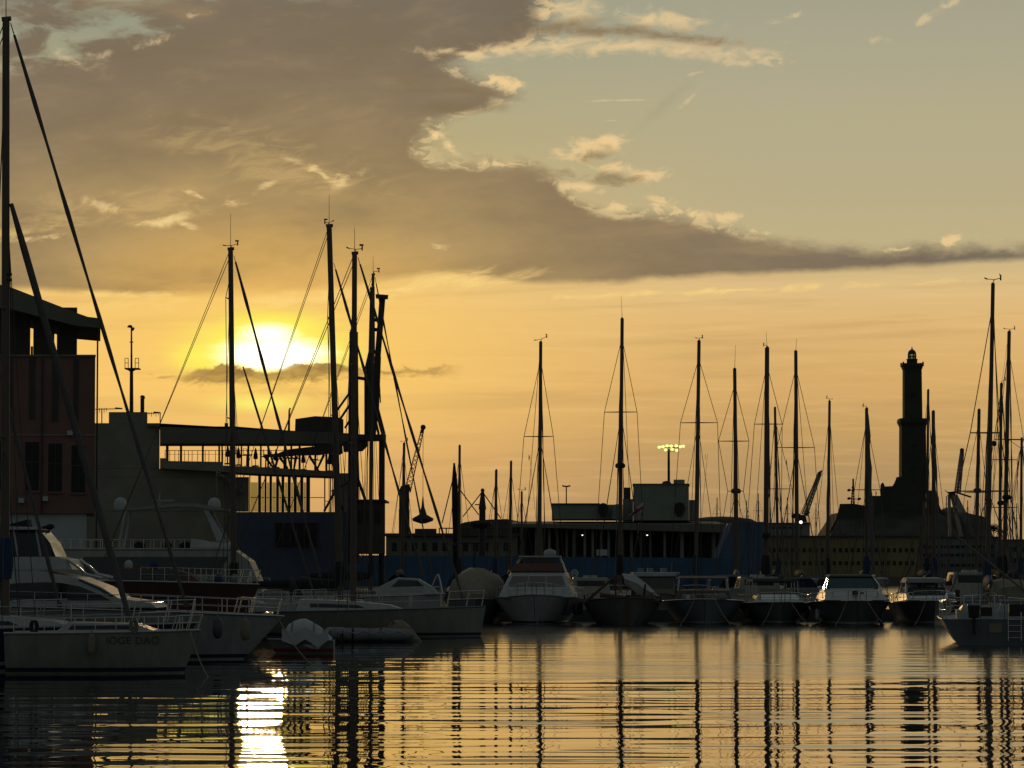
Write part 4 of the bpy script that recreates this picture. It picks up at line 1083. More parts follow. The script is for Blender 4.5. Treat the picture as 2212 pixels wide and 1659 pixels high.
def house(mb, prof, yb, yt):
    """cabin: side outline prof in (x, z), half width yb at its foot and yt at its top"""
    z0 = min(z for _, z in prof); z1 = max(z for _, z in prof)
    w = lambda z: yb + (yt - yb) * (z - z0) / max(1e-6, z1 - z0)
    n = len(prof)
    mb.add([(x, w(z), z) for x, z in prof] + [(x, -w(z), z) for x, z in prof],
           [tuple(range(n)), tuple(range(2 * n - 1, n - 1, -1))] + [(i, i + n, (i + 1) % n + n, (i + 1) % n) for i in range(n)])
    return w
def side_pane(mb, prof, w, off=0.006, th=0.02, sides=(1, -1)):
    n = len(prof)
    for s in sides:
        mb.add([(x, s * (w(z) + off), z) for x, z in prof] + [(x, s * (w(z) + off - th), z) for x, z in prof],
               [tuple(range(n)), tuple(range(2 * n - 1, n - 1, -1))] + [(i, i + n, (i + 1) % n + n, (i + 1) % n) for i in range(n)])
def front_pane(mb, a, b, w, inset=0.12, cut=0.1, split=0, off=0.008, th=0.02):
    """pane lying on the sloping front between profile points a (low) and b (high)"""
    ax, az = a; bx, bz = b
    d = Vector((bx - ax, bz - az)); n = Vector((d.y, -d.x)).normalized()
    if n.x < 0: n = -n
    p0 = (ax + d.x * cut, az + d.y * cut); p1 = (bx - d.x * cut, bz - d.y * cut)
    k = max(1, split)
    for i in range(k):
        ya0, ya1 = [(-1 + 2 * (i + q) / k) * (w(p0[1]) - inset) for q in (0.02 if k > 1 else 0, 0.98 if k > 1 else 1)]
        yb0, yb1 = [(-1 + 2 * (i + q) / k) * (w(p1[1]) - inset) for q in (0.02 if k > 1 else 0, 0.98 if k > 1 else 1)]
        o = lambda p, y, e: (p[0] + n.x * e, y, p[1] + n.y * e)
        mb.hexa([o(p0, ya0, off - th), o(p0, ya1, off - th), o(p0, ya1, off), o(p0, ya0, off), o(p1, yb0, off - th), o(p1, yb1, off - th), o(p1, yb1, off), o(p1, yb0, off)])

def lettering(text, size, mm, par, name, place):
    cu = bpy.data.curves.new('tmp', 'FONT'); cu.body = text; cu.size = size; cu.space_character = 1.06
    o = bpy.data.objects.new('tmp', cu); COL.objects.link(o)
    bpy.context.view_layer.update()
    me = bpy.data.meshes.new_from_object(o.evaluated_get(bpy.context.evaluated_depsgraph_get()))
    bpy.data.objects.remove(o); bpy.data.curves.remove(cu)
    org = ORG[par.name]
    for v in me.vertices: v.co = place(v.co.x, v.co.y) - org
    me.materials.clear(); me.materials.append(mm)
    q = bpy.data.objects.new(name, me); COL.objects.link(q); q.parent = par
    return q

def rails(M, par, H, t0, t1, h=0.55, n=7, r=0.014, name='guard_rail', mm=None, mid=True):
    for side in (1, -1):
        m = MB(M); top = []; md = []
        for i in range(n + 1):
            t = t0 + (t1 - t0) * i / n
            p = H.pt(t, H.sheer(t), side); p.y -= side * 0.05
            q = p + Vector((0, 0, h)); top.append(q); md.append(p + Vector((0, 0, h * 0.5)))
            m.tube(p - Vector((0, 0, 0.02)), q, r, n=5)
        m.pipe(top, r * 0.7, 5)
        if mid: m.pipe(md, r * 0.5, 4)
        m.build(name, mm or M_steel, par)
def pulpit(M, par, H, h=0.6, t0=0.86, r=0.018):
    m = MB(M); hi = []; lo = []
    for side, seq in ((1, (t0, 0.93, 0.985)), (-1, (0.985, 0.93, t0))):
        for t in seq:
            p = H.pt(t, H.sheer(t), side); p.y *= 0.92
            q = p + Vector((0.12, 0, h)); hi.append(q); lo.append(p + Vector((0.06, 0, h * 0.5)))
            m.tube(p - Vector((0, 0, 0.02)), q, r, n=5)
    m.pipe(hi, r, 6); m.pipe(lo, r * 0.7, 5)
    return m.build('pulpit', M_steel, par)
def fender(M, H, t, side, label, mm=None, z=0.25, r=0.11, L=0.55):
    p = H.pt(t, z, side); p.y += side * (r + 0.012)
    top = H.pt(t, H.sheer(t), side); top.y += side * 0.03
    w = M @ p
    f = thing('fender', label, 'fender', (w.x, w.y, w.z - L / 2), 'fenders hung over the boats')
    m = MB(M); m.lathe((p.x, p.y, p.z - L / 2), [(0.03, 0), (r * 0.7, 0.03), (r, 0.1), (r, L - 0.1), (r * 0.7, L - 0.03), (0.03, L)], 10); m.build('body', mm or M_fender, f)
    m = MB(M); m.tube((p.x, p.y, p.z + L / 2), top + Vector((0, 0, 0.05)), 0.012, n=4); m.build('rope', M_canbeige, f)

def sailboat(label, ub, D, hd, L, B, fb, mast, J, spreaders=(), hullm=None, deckm=None, stripe=None, cover=None, furl=0.05, fore_v=None, bow_uv=None,
             antenna=0.0, vane=0, boom=3.6, boom_z=1.0, cabin=True, hood=None, detail=True, backstay=True, tr=0.72, extra=(), radar=None, burgee=False, rake=0.9, fbs=None, bend=None, group='sailing boats moored in the harbour', name='sailboat'):
    ut, vt, wpx = mast
    x0 = P(ub, 1240, D).x
    M = frame(x0, D, hd); Mi = M.inverted()
    t = thing(name, label, 'sailboat', (x0, D, 0), group)
    fbs = fbs or fb * 0.82
    H = Hull(-(L - J), L, B, fb, fbs, tr, rake)
    H.make(M, t, hullm or M_white, deckm or M_deck, stripe, rail=M_grey)
    zd = fb * 0.95
    top = Mi @ P(ut, vt, D)
    foot = Vector((0, 0, zd - 0.1))
    r = wpx * 1.12 * PX(D) / 2
    m = MB(M)
    if bend:
        mid = foot.lerp(top, 0.5) + Vector(bend)
        m.tube(foot, mid, r, r * 0.95, 10); m.tube(mid, top, r * 0.95, r * 0.72, 10)
    else: m.tube(foot, top, r, r * 0.78, 10)
    m.tube(top - Vector((r * 0.9, 0, 0.02)), top + Vector((r * 1.1, 0, 0.0)), r * 0.55, n=6)
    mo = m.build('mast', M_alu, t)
    at = lambda z: foot.lerp(top, (z - foot.z) / (top.z - foot.z))
    lines = []
    tips = []
    if radar:
        c = at(P(ub, radar, D).z) + Vector((r + 0.28, 0, 0))
        m = MB(M); m.lathe(c, [(0.2, -0.04), (0.27, 0.02), (0.27, 0.14), (0.2, 0.22), (0.02, 0.25)], 12); m.tube(c - Vector((0.3, 0, 0.1)), c, 0.04, n=5); m.build('radar_dome', M_canvas, mo)
    if burgee:
        c = at(foot.z + (top.z - foot.z) * 0.56); m = MB(M); y = 0.55
        m.tube(c + Vector((0, y, 0)), c + Vector((0, y * 0.4, -3.4)), 0.008, n=4)
        m.prism([(0.0, c.z), (0.5, c.z - 0.14), (0.02, c.z - 0.32)], y, y + 0.015); m.build('burgee', M_canbeige, mo)
    for v, ul, ur in spreaders:
        zz = P(ub, v, D).z; c = at(zz)
        m = MB(M); tp = []
        for u in (ul, ur):
            q = Mi @ P(u, v, D); q.x = c.x - 0.12
            if abs((M.to_3x3() @ Vector((0, 1, 0))).x) < 0.35:      # seen along the beam: give them their real span
                q = c + Vector((-0.15, 0.95 if u == ul else -0.95, 0.04))
            m.tube(c, q, 0.035, 0.022, 6); tp.append(q)
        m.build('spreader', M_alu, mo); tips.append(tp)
    # standing rigging
    ws = H.beam(0.5) * 0.92
    zdk = H.sheer(0.5)
    for k, side in enumerate((1, -1)):
        ch = Vector((-0.15, side * ws, zdk))
        m = MB(M)
        up = [at(foot.z + (top.z - foot.z) * 0.93)]
        for tp in reversed(tips) if len(tips) > 1 and tips[0][0].z < tips[-1][0].z else tips:
            c2 = [q for q in tp if (q.y > 0) == (side > 0)]
            up.append(c2[0] if c2 else tp[k])
        up.append(ch); m.pipe(up, 0.016, 4)
        if tips:
            lo_z = min(tp[0].z for tp in tips)
            m.tube(at(lo_z - 0.1), ch + Vector((0.3, 0, 0)), 0.014, n=4); m.tube(at(lo_z - 0.1), ch + Vector((-0.35, 0, 0)), 0.014, n=4)
        m.build('shroud', M_wire, t)
    fz = P(ub, fore_v, D).z if fore_v else top.z - 0.15
    ft = at(fz) + Vector((r, 0, 0))
    bp = Vector((J - 0.25, 0, H.sheer(1) + 0.05))
    if bow_uv: bp = Mi @ P(bow_uv[0], bow_uv[1], D)
    d = bp - ft
    m = MB(M); m.sausage(ft + d * 0.02, ft + d * 0.97, [furl * 0.55] + [furl * (0.75 + 0.25 * math.sin(i * 1.9)) for i in range(14)] + [furl * 0.9, furl * 0.5], 8)
    m.tube(ft, bp, 0.015, n=5); m.lathe(ft + d * 0.975, [(0.07, -0.05), (0.08, 0.0), (0.07, 0.08)], 8)
    m.build('furled_jib', M_sail, t)
    for ua, va, u2, v2, rr in extra:
        m = MB(M); a, b = Mi @ P(ua, va, D), Mi @ P(u2, v2, D); a.y = b.y = 0
        m.sausage(a, b, [rr * 0.6] + [rr] * 8 + [rr * 0.6], 7); m.build('inner_stay', M_sail, t)
    for k, (dx, dy, f) in enumerate(((-0.5, 0.12, 0.97), (0.42, -0.16, 0.9), (0.75, 0.3, 0.72))):
        m = MB(M); a = at(foot.z + (top.z - foot.z) * f); b = Vector((dx, dy, zd)); c = a.lerp(b, 0.5) + Vector((-0.05, 0.06, 0)); m.pipe([a, c, b], 0.012, 4); m.build('halyard', M_wire, t)
    if backstay:
        m = MB(M); st = H.pt(0.0, H.sheer(0)); m.tube(top, (st.x + 0.15, 0.4, st.z), 0.014, n=4); m.tube(top - Vector((0, 0, 0.3)), (st.x + 0.15, -0.4, st.z), 0.014, n=4); m.build('backstay', M_wire, t)
    # boom with the stowed mainsail
    if boom:
        bz = zd + boom_z
        a = at(bz) - Vector((r, 0, 0)); b = Vector((a.x - boom, 0, bz + 0.12))
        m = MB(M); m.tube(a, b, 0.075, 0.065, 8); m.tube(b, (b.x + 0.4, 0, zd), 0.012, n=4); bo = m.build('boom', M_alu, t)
        m = MB(M); m.sausage(a + Vector((0.12, 0, 0.22)), b + Vector((0.25, 0, 0.12)), [0.10, 0.24, 0.26, 0.24, 0.21, 0.2, 0.17, 0.14, 0.06], 10, 0.7)
        if cover: m.sausage(a + Vector((0.1, 0, 0.2)), a + Vector((0.14, 0, 1.25)), [r * 1.5, r * 1.8, r * 1.6, r * 1.2], 8)
        m.build('sail_cover', cover or M_sail, bo)
    if antenna:
        m = MB(M); m.tube(top, top + Vector((0, -0.05, antenna)), 0.014, 0.007, 5); m.build('antenna', M_wire, mo)
    if vane:
        m = MB(M)
        q = top + Vector((0.0, 0, 0.12))
        Rm = M.to_3x3().inverted()
        rv = random.Random(int(ub)); s = Rm @ Vector((rv.uniform(0.35, 0.85), rv.uniform(-0.3, 0.3), rv.uniform(-0.15, 0.2)))
        m.tube(top, q + s * 0.06 * vane, 0.016, n=4); m.tube(q, q + s * 0.42 * vane + Vector((0, 0, 0.1)), 0.013, n=4)
        m.tube(q + s * 0.42 * vane + Vector((0, 0, 0.02)), q + s * 0.42 * vane + Vector((0, 0, 0.22)), 0.03, n=5)
        m.hexa([q + s * (0.36 * vane) + Vector(o) for o in ((-.06, -.01, .18), (.1, -.01, .2), (.1, .01, .2), (-.06, .01, .18), (-.06, -.01, .26), (.1, -.01, .25), (.1, .01, .25), (-.06, .01, .26))])
        if rv.random() < 0.45: m.tube(q - s * 0.3 * vane, q + Vector((0, 0, 0.02)), 0.012, n=4); m.tube(q - s * 0.3 * vane, q - s * 0.46 * vane + Vector((0, 0, 0.03)), 0.024, n=4)
        m.build('wind_vane', M_wire, mo)
    if cabin:
        z0 = H.sheer(0.5) - 0.06
        m = MB(M); prof = [(-L * 0.20, z0), (J * 0.42, z0 + 0.02), (J * 0.28, z0 + 0.26), (-L * 0.03, z0 + 0.42), (-L * 0.19, z0 + 0.46)]
        w = house(m, prof, B * 0.31, B * 0.25); ca = m.build('cabin', deckm or M_white, t, 0.02)
        m = MB(M); side_pane(m, [(-L * 0.15, z0 + 0.17), (J * 0.1, z0 + 0.14), (J * 0.05, z0 + 0.25), (-L * 0.15, z0 + 0.33)], w); m.build('window', M_glass, ca)
        m = MB(M); xa = -L * 0.21
        for side in (1, -1): m.box((xa - L * 0.22, side * B * 0.33, z0 - 0.02), (xa - 0.01, side * (B * 0.33 - 0.12), z0 + 0.3))
        m.box((xa - L * 0.22 - 0.1, -B * 0.33, z0 - 0.02), (xa - L * 0.22 - 0.004, B * 0.33, z0 + 0.26)); m.build('cockpit_coaming', deckm or M_white, t)
        if hood:
            m = MB(M); rings = []
            for i in range(5):
                f = i / 4; xx = -L * 0.20 + 0.15 + 0.9 * (1 - f) * 0.6 - 0.3; hz = 0.15 + 0.75 * math.sin(f * math.pi / 2)
                rings.append([(xx, B * 0.30 * math.cos(g) * (1.0 if abs(math.cos(g)) < 0.99 else 1), z0 + 0.40 + hz * math.sin(g)) for g in [math.pi * k / 8 for k in range(9)]])
            m.loft(rings, caps=False, closed=False); m.build('sprayhood', hood, t)
    if detail:
        pulpit(M, t, H); rails(M, t, H, 0.08, 0.84)
        m = MB(M)
        for side in (1, -1):
            p = H.pt(0.02, H.sheer(0.02), side); p.y *= 0.92
            q = H.pt(0.14, H.sheer(0.14), side); q.y -= side * 0.06
            for z in (0.3, 0.62): m.tube(p + Vector((0, 0, z)), q + Vector((0, 0, z)), 0.014, n=5)
            m.tube(p, p + Vector((0, 0, 0.62)), 0.016, n=5); m.tube(q, q + Vector((0, 0, 0.62)), 0.016, n=5)
            m.tube(p + Vector((0, 0, 0.62)), (p.x, 0.18 * side, p.z + 0.62), 0.014, n=5)
        m.build('pushpit', M_steel, t)
        m = MB(M); xa = -L * 0.36; z0 = H.sheer(0.2) + 0.5
        pts = [(xa, 0.36 * math.cos(2 * math.pi * k / 16), z0 + 0.36 * math.sin(2 * math.pi * k / 16)) for k in range(17)]
        m.pipe([Vector(p) for p in pts], 0.014, 5)
        for k in range(3):
            g = math.pi * k / 3; m.tube((xa, 0.36 * math.cos(g), z0 + 0.36 * math.sin(g)), (xa, -0.36 * math.cos(g), z0 - 0.36 * math.sin(g)), 0.008, n=4)
        m.tube((xa + 0.05, 0, z0 - 0.75), (xa + 0.05, 0, z0 + 0.02), 0.07, 0.05, 6); m.build('steering_wheel', M_steel, t)
    return t, M, H

# --- left foreground -------------------------------------------------------
tA, MA, HA = sailboat('dark hulled sailboat at the left edge with the tallest mast and two long stays', 12, 90, 0, 11.5, 3.5, 1.12, (13, 40, 18), 4.95,
    [(668, -30, 60), (945, -60, 70)], hullm=M_navy, furl=0.062, fore_v=50, bow_uv=(412, 1340), antenna=1.0, vane=0.0, extra=((24, 440, 280, 1338, 0.095),), cover=M_canblue, boom=4.4, hood=M_canblue, stripe=M_white)
for v in (592, 604):
    m = MB(); m.lathe(P(22, v, 89.9), [(0.02, -0.05), (0.05, -0.03), (0.05, 0.02), (0.02, 0.04)], 8); m.tube(P(13, v, 89.9), P(22, v, 89.9), 0.012, n=4)
    m.build('steaming_light', M_iron, bpy.data.objects['mast'])
sailboat('dark sailboat mostly out of frame at the left, only its forestay and bow showing', -215, 94, 0, 11.0, 3.4, 1.1, (-215, 0, 17), 4.55, [(600, -260, -170)], hullm=M_navy, furl=0.07, bow_uv=(137, 1341), cover=M_canblue)

def runabout():
    D = 84.0
    x0, x1 = P(20, 1400, D).x, P(432, 1400, D).x
    M = frame(x0, D, 0)
    t = thing('motor_launch', 'plain white open launch with a square stern and name lettering in the left foreground', 'boat', (x0 + 2.3, D, 0), 'boats moored in the left foreground')
    H = Hull(0, x1 - x0, 2.0, 1.04, 0.98, 0.92, 0.5, 0.3, 0.10, 2.6)
    H.make(M, t, M_cream, M_deck, M_navy, rail=M_canwhite)
    m = MB(M); w = house(m, [(1.2, 1.0), (3.6, 1.02), (3.1, 1.2), (1.5, 1.24)], 0.75, 0.62); ca = m.build('cabin', M_white, t, 0.02)
    m = MB(M); side_pane(m, [(1.5, 1.06), (3.2, 1.07), (3.0, 1.16), (1.6, 1.18)], w); m.build('window', M_glass, ca)
    rails(M, t, H, 0.05, 0.9, 0.34, 8, 0.012); pulpit(M, t, H, 0.36, 0.86, 0.014)
    Lh = x1 - x0
    lettering('IOGE DAO', 0.25, mat('faded_lettering', (0.10, 0.10, 0.10), 0.6), t, 'name_lettering', lambda x, z: Vector((P(238, 1400, D).x + x, D + H.pt((P(238, 1400, D).x + x - x0) / Lh, 0.72 + z, -1).y - 0.014, 0.72 + z)))
    fender(M, H, 0.46, -1, 'single pale fender hung over the side of the white open launch', M_canbeige, 0.72, 0.10, 0.5)
runabout()

def left_cruiser():
    D = 97.0; k = PX(D)
    X = lambda u: P(u, 1300, D).x; Z = lambda v: P(300, v, D).z
    xb = X(614); L = 13.5; x0 = xb - L
    M = frame(x0, D, 0)
    lx = lambda u: X(u) - x0
    t = thing('motor_yacht', 'large white motor yacht with a long curved black side window at the left', 'motor yacht', (x0 + 6, D, 0), 'boats moored in the left foreground')
    H = Hull(0, L, 3.9, Z(1331), Z(1300), 0.9, 1.6, 0.5, 0.22, 2.6)
    H.make(M, t, M_white, M_deck, M_navy, rail=M_steel)
    # main deckhouse, its roof running down to the foredeck
    m = MB(M)
    prof = [(0.5, Z(1312)), (lx(300), Z(1312)), (lx(352), Z(1312)), (lx(340), Z(1301)), (lx(270), Z(1291)), (lx(232), Z(1267)), (lx(180), Z(1247)), (lx(110), Z(1235)), (0.5, Z(1232))]
    w = house(m, prof, 1.75, 1.45); ho = m.build('deckhouse', M_white, t, 0.03)
    m = MB(M)
    side_pane(m, [(1.0, Z(1297)), (lx(255), Z(1296)), (lx(236), Z(1286)), (lx(190), Z(1267)), (lx(150), Z(1259)), (lx(115), Z(1257)), (lx(60), Z(1259)), (lx(10), Z(1263)), (1.0, Z(1270))], w); m.build('side_window', M_glass, ho)
    m = MB(M); side_pane(m, [(lx(186), Z(1250.5)), (lx(232), Z(1270)), (lx(262), Z(1287)), (lx(253), Z(1287.5)), (lx(222), Z(1271)), (lx(184), Z(1254))], w); m.build('side_window', M_glass, ho)
    m = MB(M); front_pane(m, (lx(268), Z(1291)), (lx(184), Z(1249)), w, 0.15, 0.06, 3); m.build('windscreen', M_glass, ho)
    # flybridge moulding and its raked screen
    m = MB(M)
    prof = [(0.8, Z(1231.5)), (lx(190), Z(1246)), (lx(158), Z(1208)), (lx(134), Z(1203)), (0.8, Z(1204))]
    prof[1] = (lx(170), Z(1231.5))
    w2 = house(m, prof, 1.40, 1.25); fb = m.build('flybridge', M_white, t, 0.03)
    m = MB(M)
    pts = [(lx(158), Z(1209)), (lx(178), Z(1222)), (lx(198), Z(1240)), (lx(232), Z(1248))]
    for side in (1, -1): m.pipe([Vector((x, side * 1.36, z)) for x, z in pts], 0.045, 6)
    m.build('coaming_edge', M_steel, fb)
    m = MB(M)
    prof = [(0.9, Z(1203.4)), (lx(132), Z(1202.4)), (lx(118), Z(1172)), (lx(96), Z(1146)), (0.9, Z(1146))]
    w3 = house(m, prof, 1.22, 1.02); wh = m.build('wheelhouse_glazing', M_glass, t)
    m = MB(M); house(m, [(0.6, Z(1145.6)), (lx(102), Z(1145.6)), (lx(100), Z(1140)), (0.6, Z(1137))], 1.2, 1.15); m.build('hardtop', M_white, t, 0.02)
    m = MB(M)
    for side in (1, -1):
        for u0, u1 in ((52, 40), (100, 88)): m.tube((lx(u0), side * 1.23, Z(1203)), (lx(u1), side * 1.06, Z(1146)), 0.035, n=6)
    m.build('window_pillar', M_white, wh)
    m = MB(M); m.hexa([(lx(22), -0.35, Z(1136.6)), (lx(66), -0.35, Z(1138)), (lx(66), 0.35, Z(1138)), (lx(22), 0.35, Z(1136.6)), (lx(24), -0.3, Z(1132)), (lx(62), -0.3, Z(1122)), (lx(62), 0.3, Z(1122)), (lx(24), 0.3, Z(1132))]); m.build('radar_scanner', M_canvas, t)
    m = MB(M); a = Vector((lx(96), -1.0, Z(1141))); b = Vector((lx(126), -1.0, Z(1138.5)))
    m.sausage(a, b, [0.02, 0.04, 0.05, 0.08, 0.09, 0.04]); m.tube((lx(120), -1.0, Z(1140)), (lx(108), -1.1, Z(1156)), 0.012, n=4); m.build('searchlight', M_canvas, t)
    m = MB(M); m.hexa([(lx(272), -0.7, Z(1311)), (lx(340), -0.6, Z(1311)), (lx(340), 0.6, Z(1311)), (lx(272), 0.7, Z(1311)), (lx(275), -0.65, Z(1295)), (lx(330), -0.55, Z(1299)), (lx(330), 0.55, Z(1299)), (lx(275), 0.65, Z(1295))]); m.build('sun_pad', M_canwhite, t, 0.03)
    rails(M, t, H, 0.45, 0.93, 0.42, 9, 0.014); pulpit(M, t, H, 0.45, 0.9)
    m = MB(M); m.tube((lx(560), 0.2, Z(1331)), (lx(588), 0.2, Z(1324)), 0.05, 0.07, 6); m.box((lx(575), -0.15, Z(1331)), (lx(590), 0.15, Z(1322))); m.build('anchor_winch', M_steel, t)
left_cruiser()

def left_gear():
    D = 84.0
    for i, (u, lb) in enumerate(((70, 'black rope coil on the foredeck rail of the white launch, leftmost'), (285, 'pale rope coil hung on the launch rail above the lettering'))):
        p = P(u, 1352, D - 0.9)
        t = thing('rope_coil', lb, 'rope', (p.x, p.y, p.z - 0.15))
        m = MB()
        for k in range(5):
            q = p + Vector((0.02 * k, -0.01 * k, -0.02)); m.pipe([q + Vector((0.07 * math.cos(g), 0, 0.15 * math.sin(g))) for g in [2 * math.pi * j / 10 for j in range(11)]], 0.012, 4)
        m.build('coil', M_black if i == 0 else M_canbeige, t)
    for u, v, lb, mm in ((470, 1352, 'dark round fender near the bow of the large white motor yacht', M_fender), (530, 1356, 'pale fender at the bow flare of the large white motor yacht', M_canbeige)):
        p = P(u, v, 95.2)
        t = thing('fender', lb, 'fender', (p.x, p.y, p.z - 0.35), 'fenders hung over the boats')
        m = MB(); m.lathe((p.x, p.y, p.z - 0.35), [(0.03, 0), (0.1, 0.05), (0.14, 0.2), (0.13, 0.5), (0.03, 0.6)], 10); m.build('body', mm, t)
        m = MB(); m.tube((p.x, p.y, p.z + 0.24), (p.x, p.y + 0.3, p.z + 0.62), 0.012, n=4); m.build('rope', M_canbeige, t)
    for a, b, lb in (((410, 1362, 83.6), (470, 1462, 80), 'slack mooring rope running from the launch bow into the water'), ((600, 1334, 97), (705, 1440, 90), 'mooring rope from the large yacht bow down to the water')):
        p, q = P(*a), P(*b); q.z = -0.2
        t = thing('mooring_rope', lb, 'rope', tuple(q))
        m = MB(); m.pipe([p.lerp(q, f) + Vector((0, 0, -0.25 * math.sin(math.pi * f))) for f in [k / 8 for k in range(9)]], 0.016, 5); m.build('rope', M_canbeige, t)
left_gear()

def dome_yacht():
    D = 170.0
    X = lambda u: P(u, 1200, D).x; Z = lambda v: P(400, v, D).z
    x0 = X(60); L = X(610) - x0
    M = frame(x0, D, 0); lx = lambda u: X(u) - x0
    t = thing('motor_yacht', 'large flybridge yacht with two white radar domes in front of the grey pavilion', 'motor yacht', (x0 + 6, D, 0), 'motor yachts behind the sailing boats')
    H = Hull(0, L, 4.3, 1.5, 1.25, 0.9, 1.6, 0.6, 0.2, 2.4)
    H.make(M, t, M_white, M_deck, M_navy, rail=M_steel)
    m = MB(M); w = house(m, [(0.8, 1.2), (lx(575), 1.35), (lx(545), Z(1212)), (lx(512), Z(1188.5)), (0.8, Z(1188.5))], 2.0, 1.7); ho = m.build('deckhouse', M_cream, t, 0.03)
    m = MB(M); side_pane(m, [(lx(190), Z(1240)), (lx(480), Z(1240)), (lx(500), Z(1203)), (lx(190), Z(1203))], w); m.build('side_window', M_glass, ho)
    m = MB(M); front_pane(m, (lx(573), 1.4), (lx(514), Z(1189)), w, 0.12, 0.12, 2); m.build('windscreen', M_canwhite, ho)
    m = MB(M); m.box((0.5, -1.75, Z(1188.2)), (lx(510), 1.75, Z(1184.5))); m.build('upper_deck', M_white, t, 0.03)
    m = MB(M); house(m, [(lx(416), Z(1184)), (lx(508), Z(1184)), (lx(500), Z(1172)), (lx(452), Z(1170)), (lx(418), Z(1164))], 1.5, 1.3); m.build('flybridge', M_white, t, 0.03)
    m = MB(M)
    for side in (1, -1):
        m.hexa([(lx(474), side * 1.35 - 0.06, Z(1170)), (lx(492), side * 1.35 - 0.06, Z(1170)), (lx(492), side * 1.35 + 0.06, Z(1170)), (lx(474), side * 1.35 + 0.06, Z(1170)),
                (lx(451), side * 1.2 - 0.06, Z(1116)), (lx(461), side * 1.2 - 0.06, Z(1116)), (lx(461), side * 1.2 + 0.06, Z(1116)), (lx(451), side * 1.2 + 0.06, Z(1116))])
        m.hexa([(lx(461), side * 1.2 - 0.06, Z(1115.6)), (lx(451), side * 1.2 - 0.06, Z(1115.6)), (lx(451), side * 1.2 + 0.06, Z(1115.6)), (lx(461), side * 1.2 + 0.06, Z(1115.6)),
                (lx(455), side * 1.2 - 0.06, Z(1104)), (lx(444), side * 1.2 - 0.06, Z(1104)), (lx(444), side * 1.2 + 0.06, Z(1104)), (lx(455), side * 1.2 + 0.06, Z(1104))])
        m.tube((lx(262), side * 1.2, Z(1184)), (lx(276), side * 1.2, Z(1104)), 0.06, n=6)
    m.build('radar_arch', M_white, t)
    m = MB(M)
    m.loft([[(lx(u), 1.3, Z(v)), (lx(u), -1.3, Z(v)), (lx(u), -1.3, Z(v + th)), (lx(u), 1.3, Z(v + th))] for u, v, th in ((258, 1100, 3), (300, 1098, 4), (340, 1093, 6), (390, 1088, 7), (430, 1088.5, 8), (462, 1094, 8), (499, 1101, 3))], smooth=False)
    m.build('hardtop', M_cream, t)
    for u, v in ((259, 1088), (462, 1089)):
        m = MB(M); c = Vector((lx(u), 0, Z(v))); r = 14 * PX(D)
        m.lathe(c, [(r * 0.9, -r * 0.85), (r * 1.0, -r * 0.3), (r * 0.98, 0.1 * r), (r * 0.8, r * 0.6), (r * 0.45, r * 0.9), (0.01, r)], 18); m.build('radar_dome', M_white, t)
    m = MB(M); m.tube((lx(342), 0, Z(1093)), (lx(345), 0, Z(1060)), 0.035, 0.02, 5); m.box((lx(327), -0.06, Z(1083)), (lx(372), 0.06, Z(1079.5))); m.tube((lx(342), 0.3, Z(1093)), (lx(342), 0.3, Z(1078)), 0.06, n=6); m.build('radar_scanner', M_cream, t)
    rails(M, t, H, 0.5, 0.95, 0.6, 9, 0.016)
    m = MB(M)
    for side in (1, -1):
        z0, z1 = Z(1184.4), Z(1166)
        for u in range(120, 416, 22): m.tube((lx(u), side * 1.68, z0), (lx(u), side * 1.68, z1), 0.02, n=4)
        m.tube((lx(120), side * 1.68, z1), (lx(416), side * 1.68, z1), 0.02, n=4)
    m.build('deck_rail', M_steel, t)
    m = MB(M)
    for u, s in ((300, 1), (360, 0.8), (400, 1.1)):
        m.sausage((lx(u), 0.3, Z(1184)), (lx(u), 0.3, Z(1170)), [0.25 * s, 0.3 * s, 0.28 * s, 0.1], 8)
    m.build('deck_chair', M_canvas, t)
dome_yacht()

# sailing boats moored bow to the right behind the yacht
sailboat('sailboat with a tall mast standing in front of the setting sun', 506, 150, 0, 10.6, 3.3, 1.05, (498, 537, 12.5), 4.0, [(648, 470, 530), (906, 470, 545)], hullm=M_white, furl=0.075, fore_v=552, bow_uv=(696, 1262),
         antenna=1.5, vane=1, cover=M_canvas, boom=4.2, boom_z=0.55, hood=M_canvas, extra=((525, 792, 681, 1292, 0.05),), stripe=M_navy)
sailboat('sailboat with the mast just right of the sun leaning slightly and dark sail cover', 736, 156, 0, 10.6, 3.3, 1.05, (711, 487, 13.5), 4.1, [(690, 690, 740), (900, 700, 760)], hullm=M_white, furl=0.07, fore_v=568, bow_uv=(926, 1288),
         antenna=1.4, vane=-1, cover=M_canvas, boom=4.6, boom_z=0.6, hood=M_canvas)
sailboat('white sailboat moored nearest the open water with its square bow beside the lit water', 763, 130, 0, 10.4, 3.3, 1.12, (766, 546, 13), 4.95, [(790, 740, 790), (960, 735, 800)], hullm=M_cream, furl=0.06, fore_v=556, bow_uv=(1006, 1312),
         antenna=0.95, vane=1, cover=M_canvas, boom=0, rake=0.25, stripe=M_navy)
sailboat('sailboat with a thin mast behind the spars of the derrick', 800, 176, 0, 9.5, 3.1, 1.0, (806, 592, 7), 3.6, [(760, 780, 826)], hullm=M_grey, furl=0.05, antenna=0.9, vane=1, cover=M_canvas, boom=3.4)

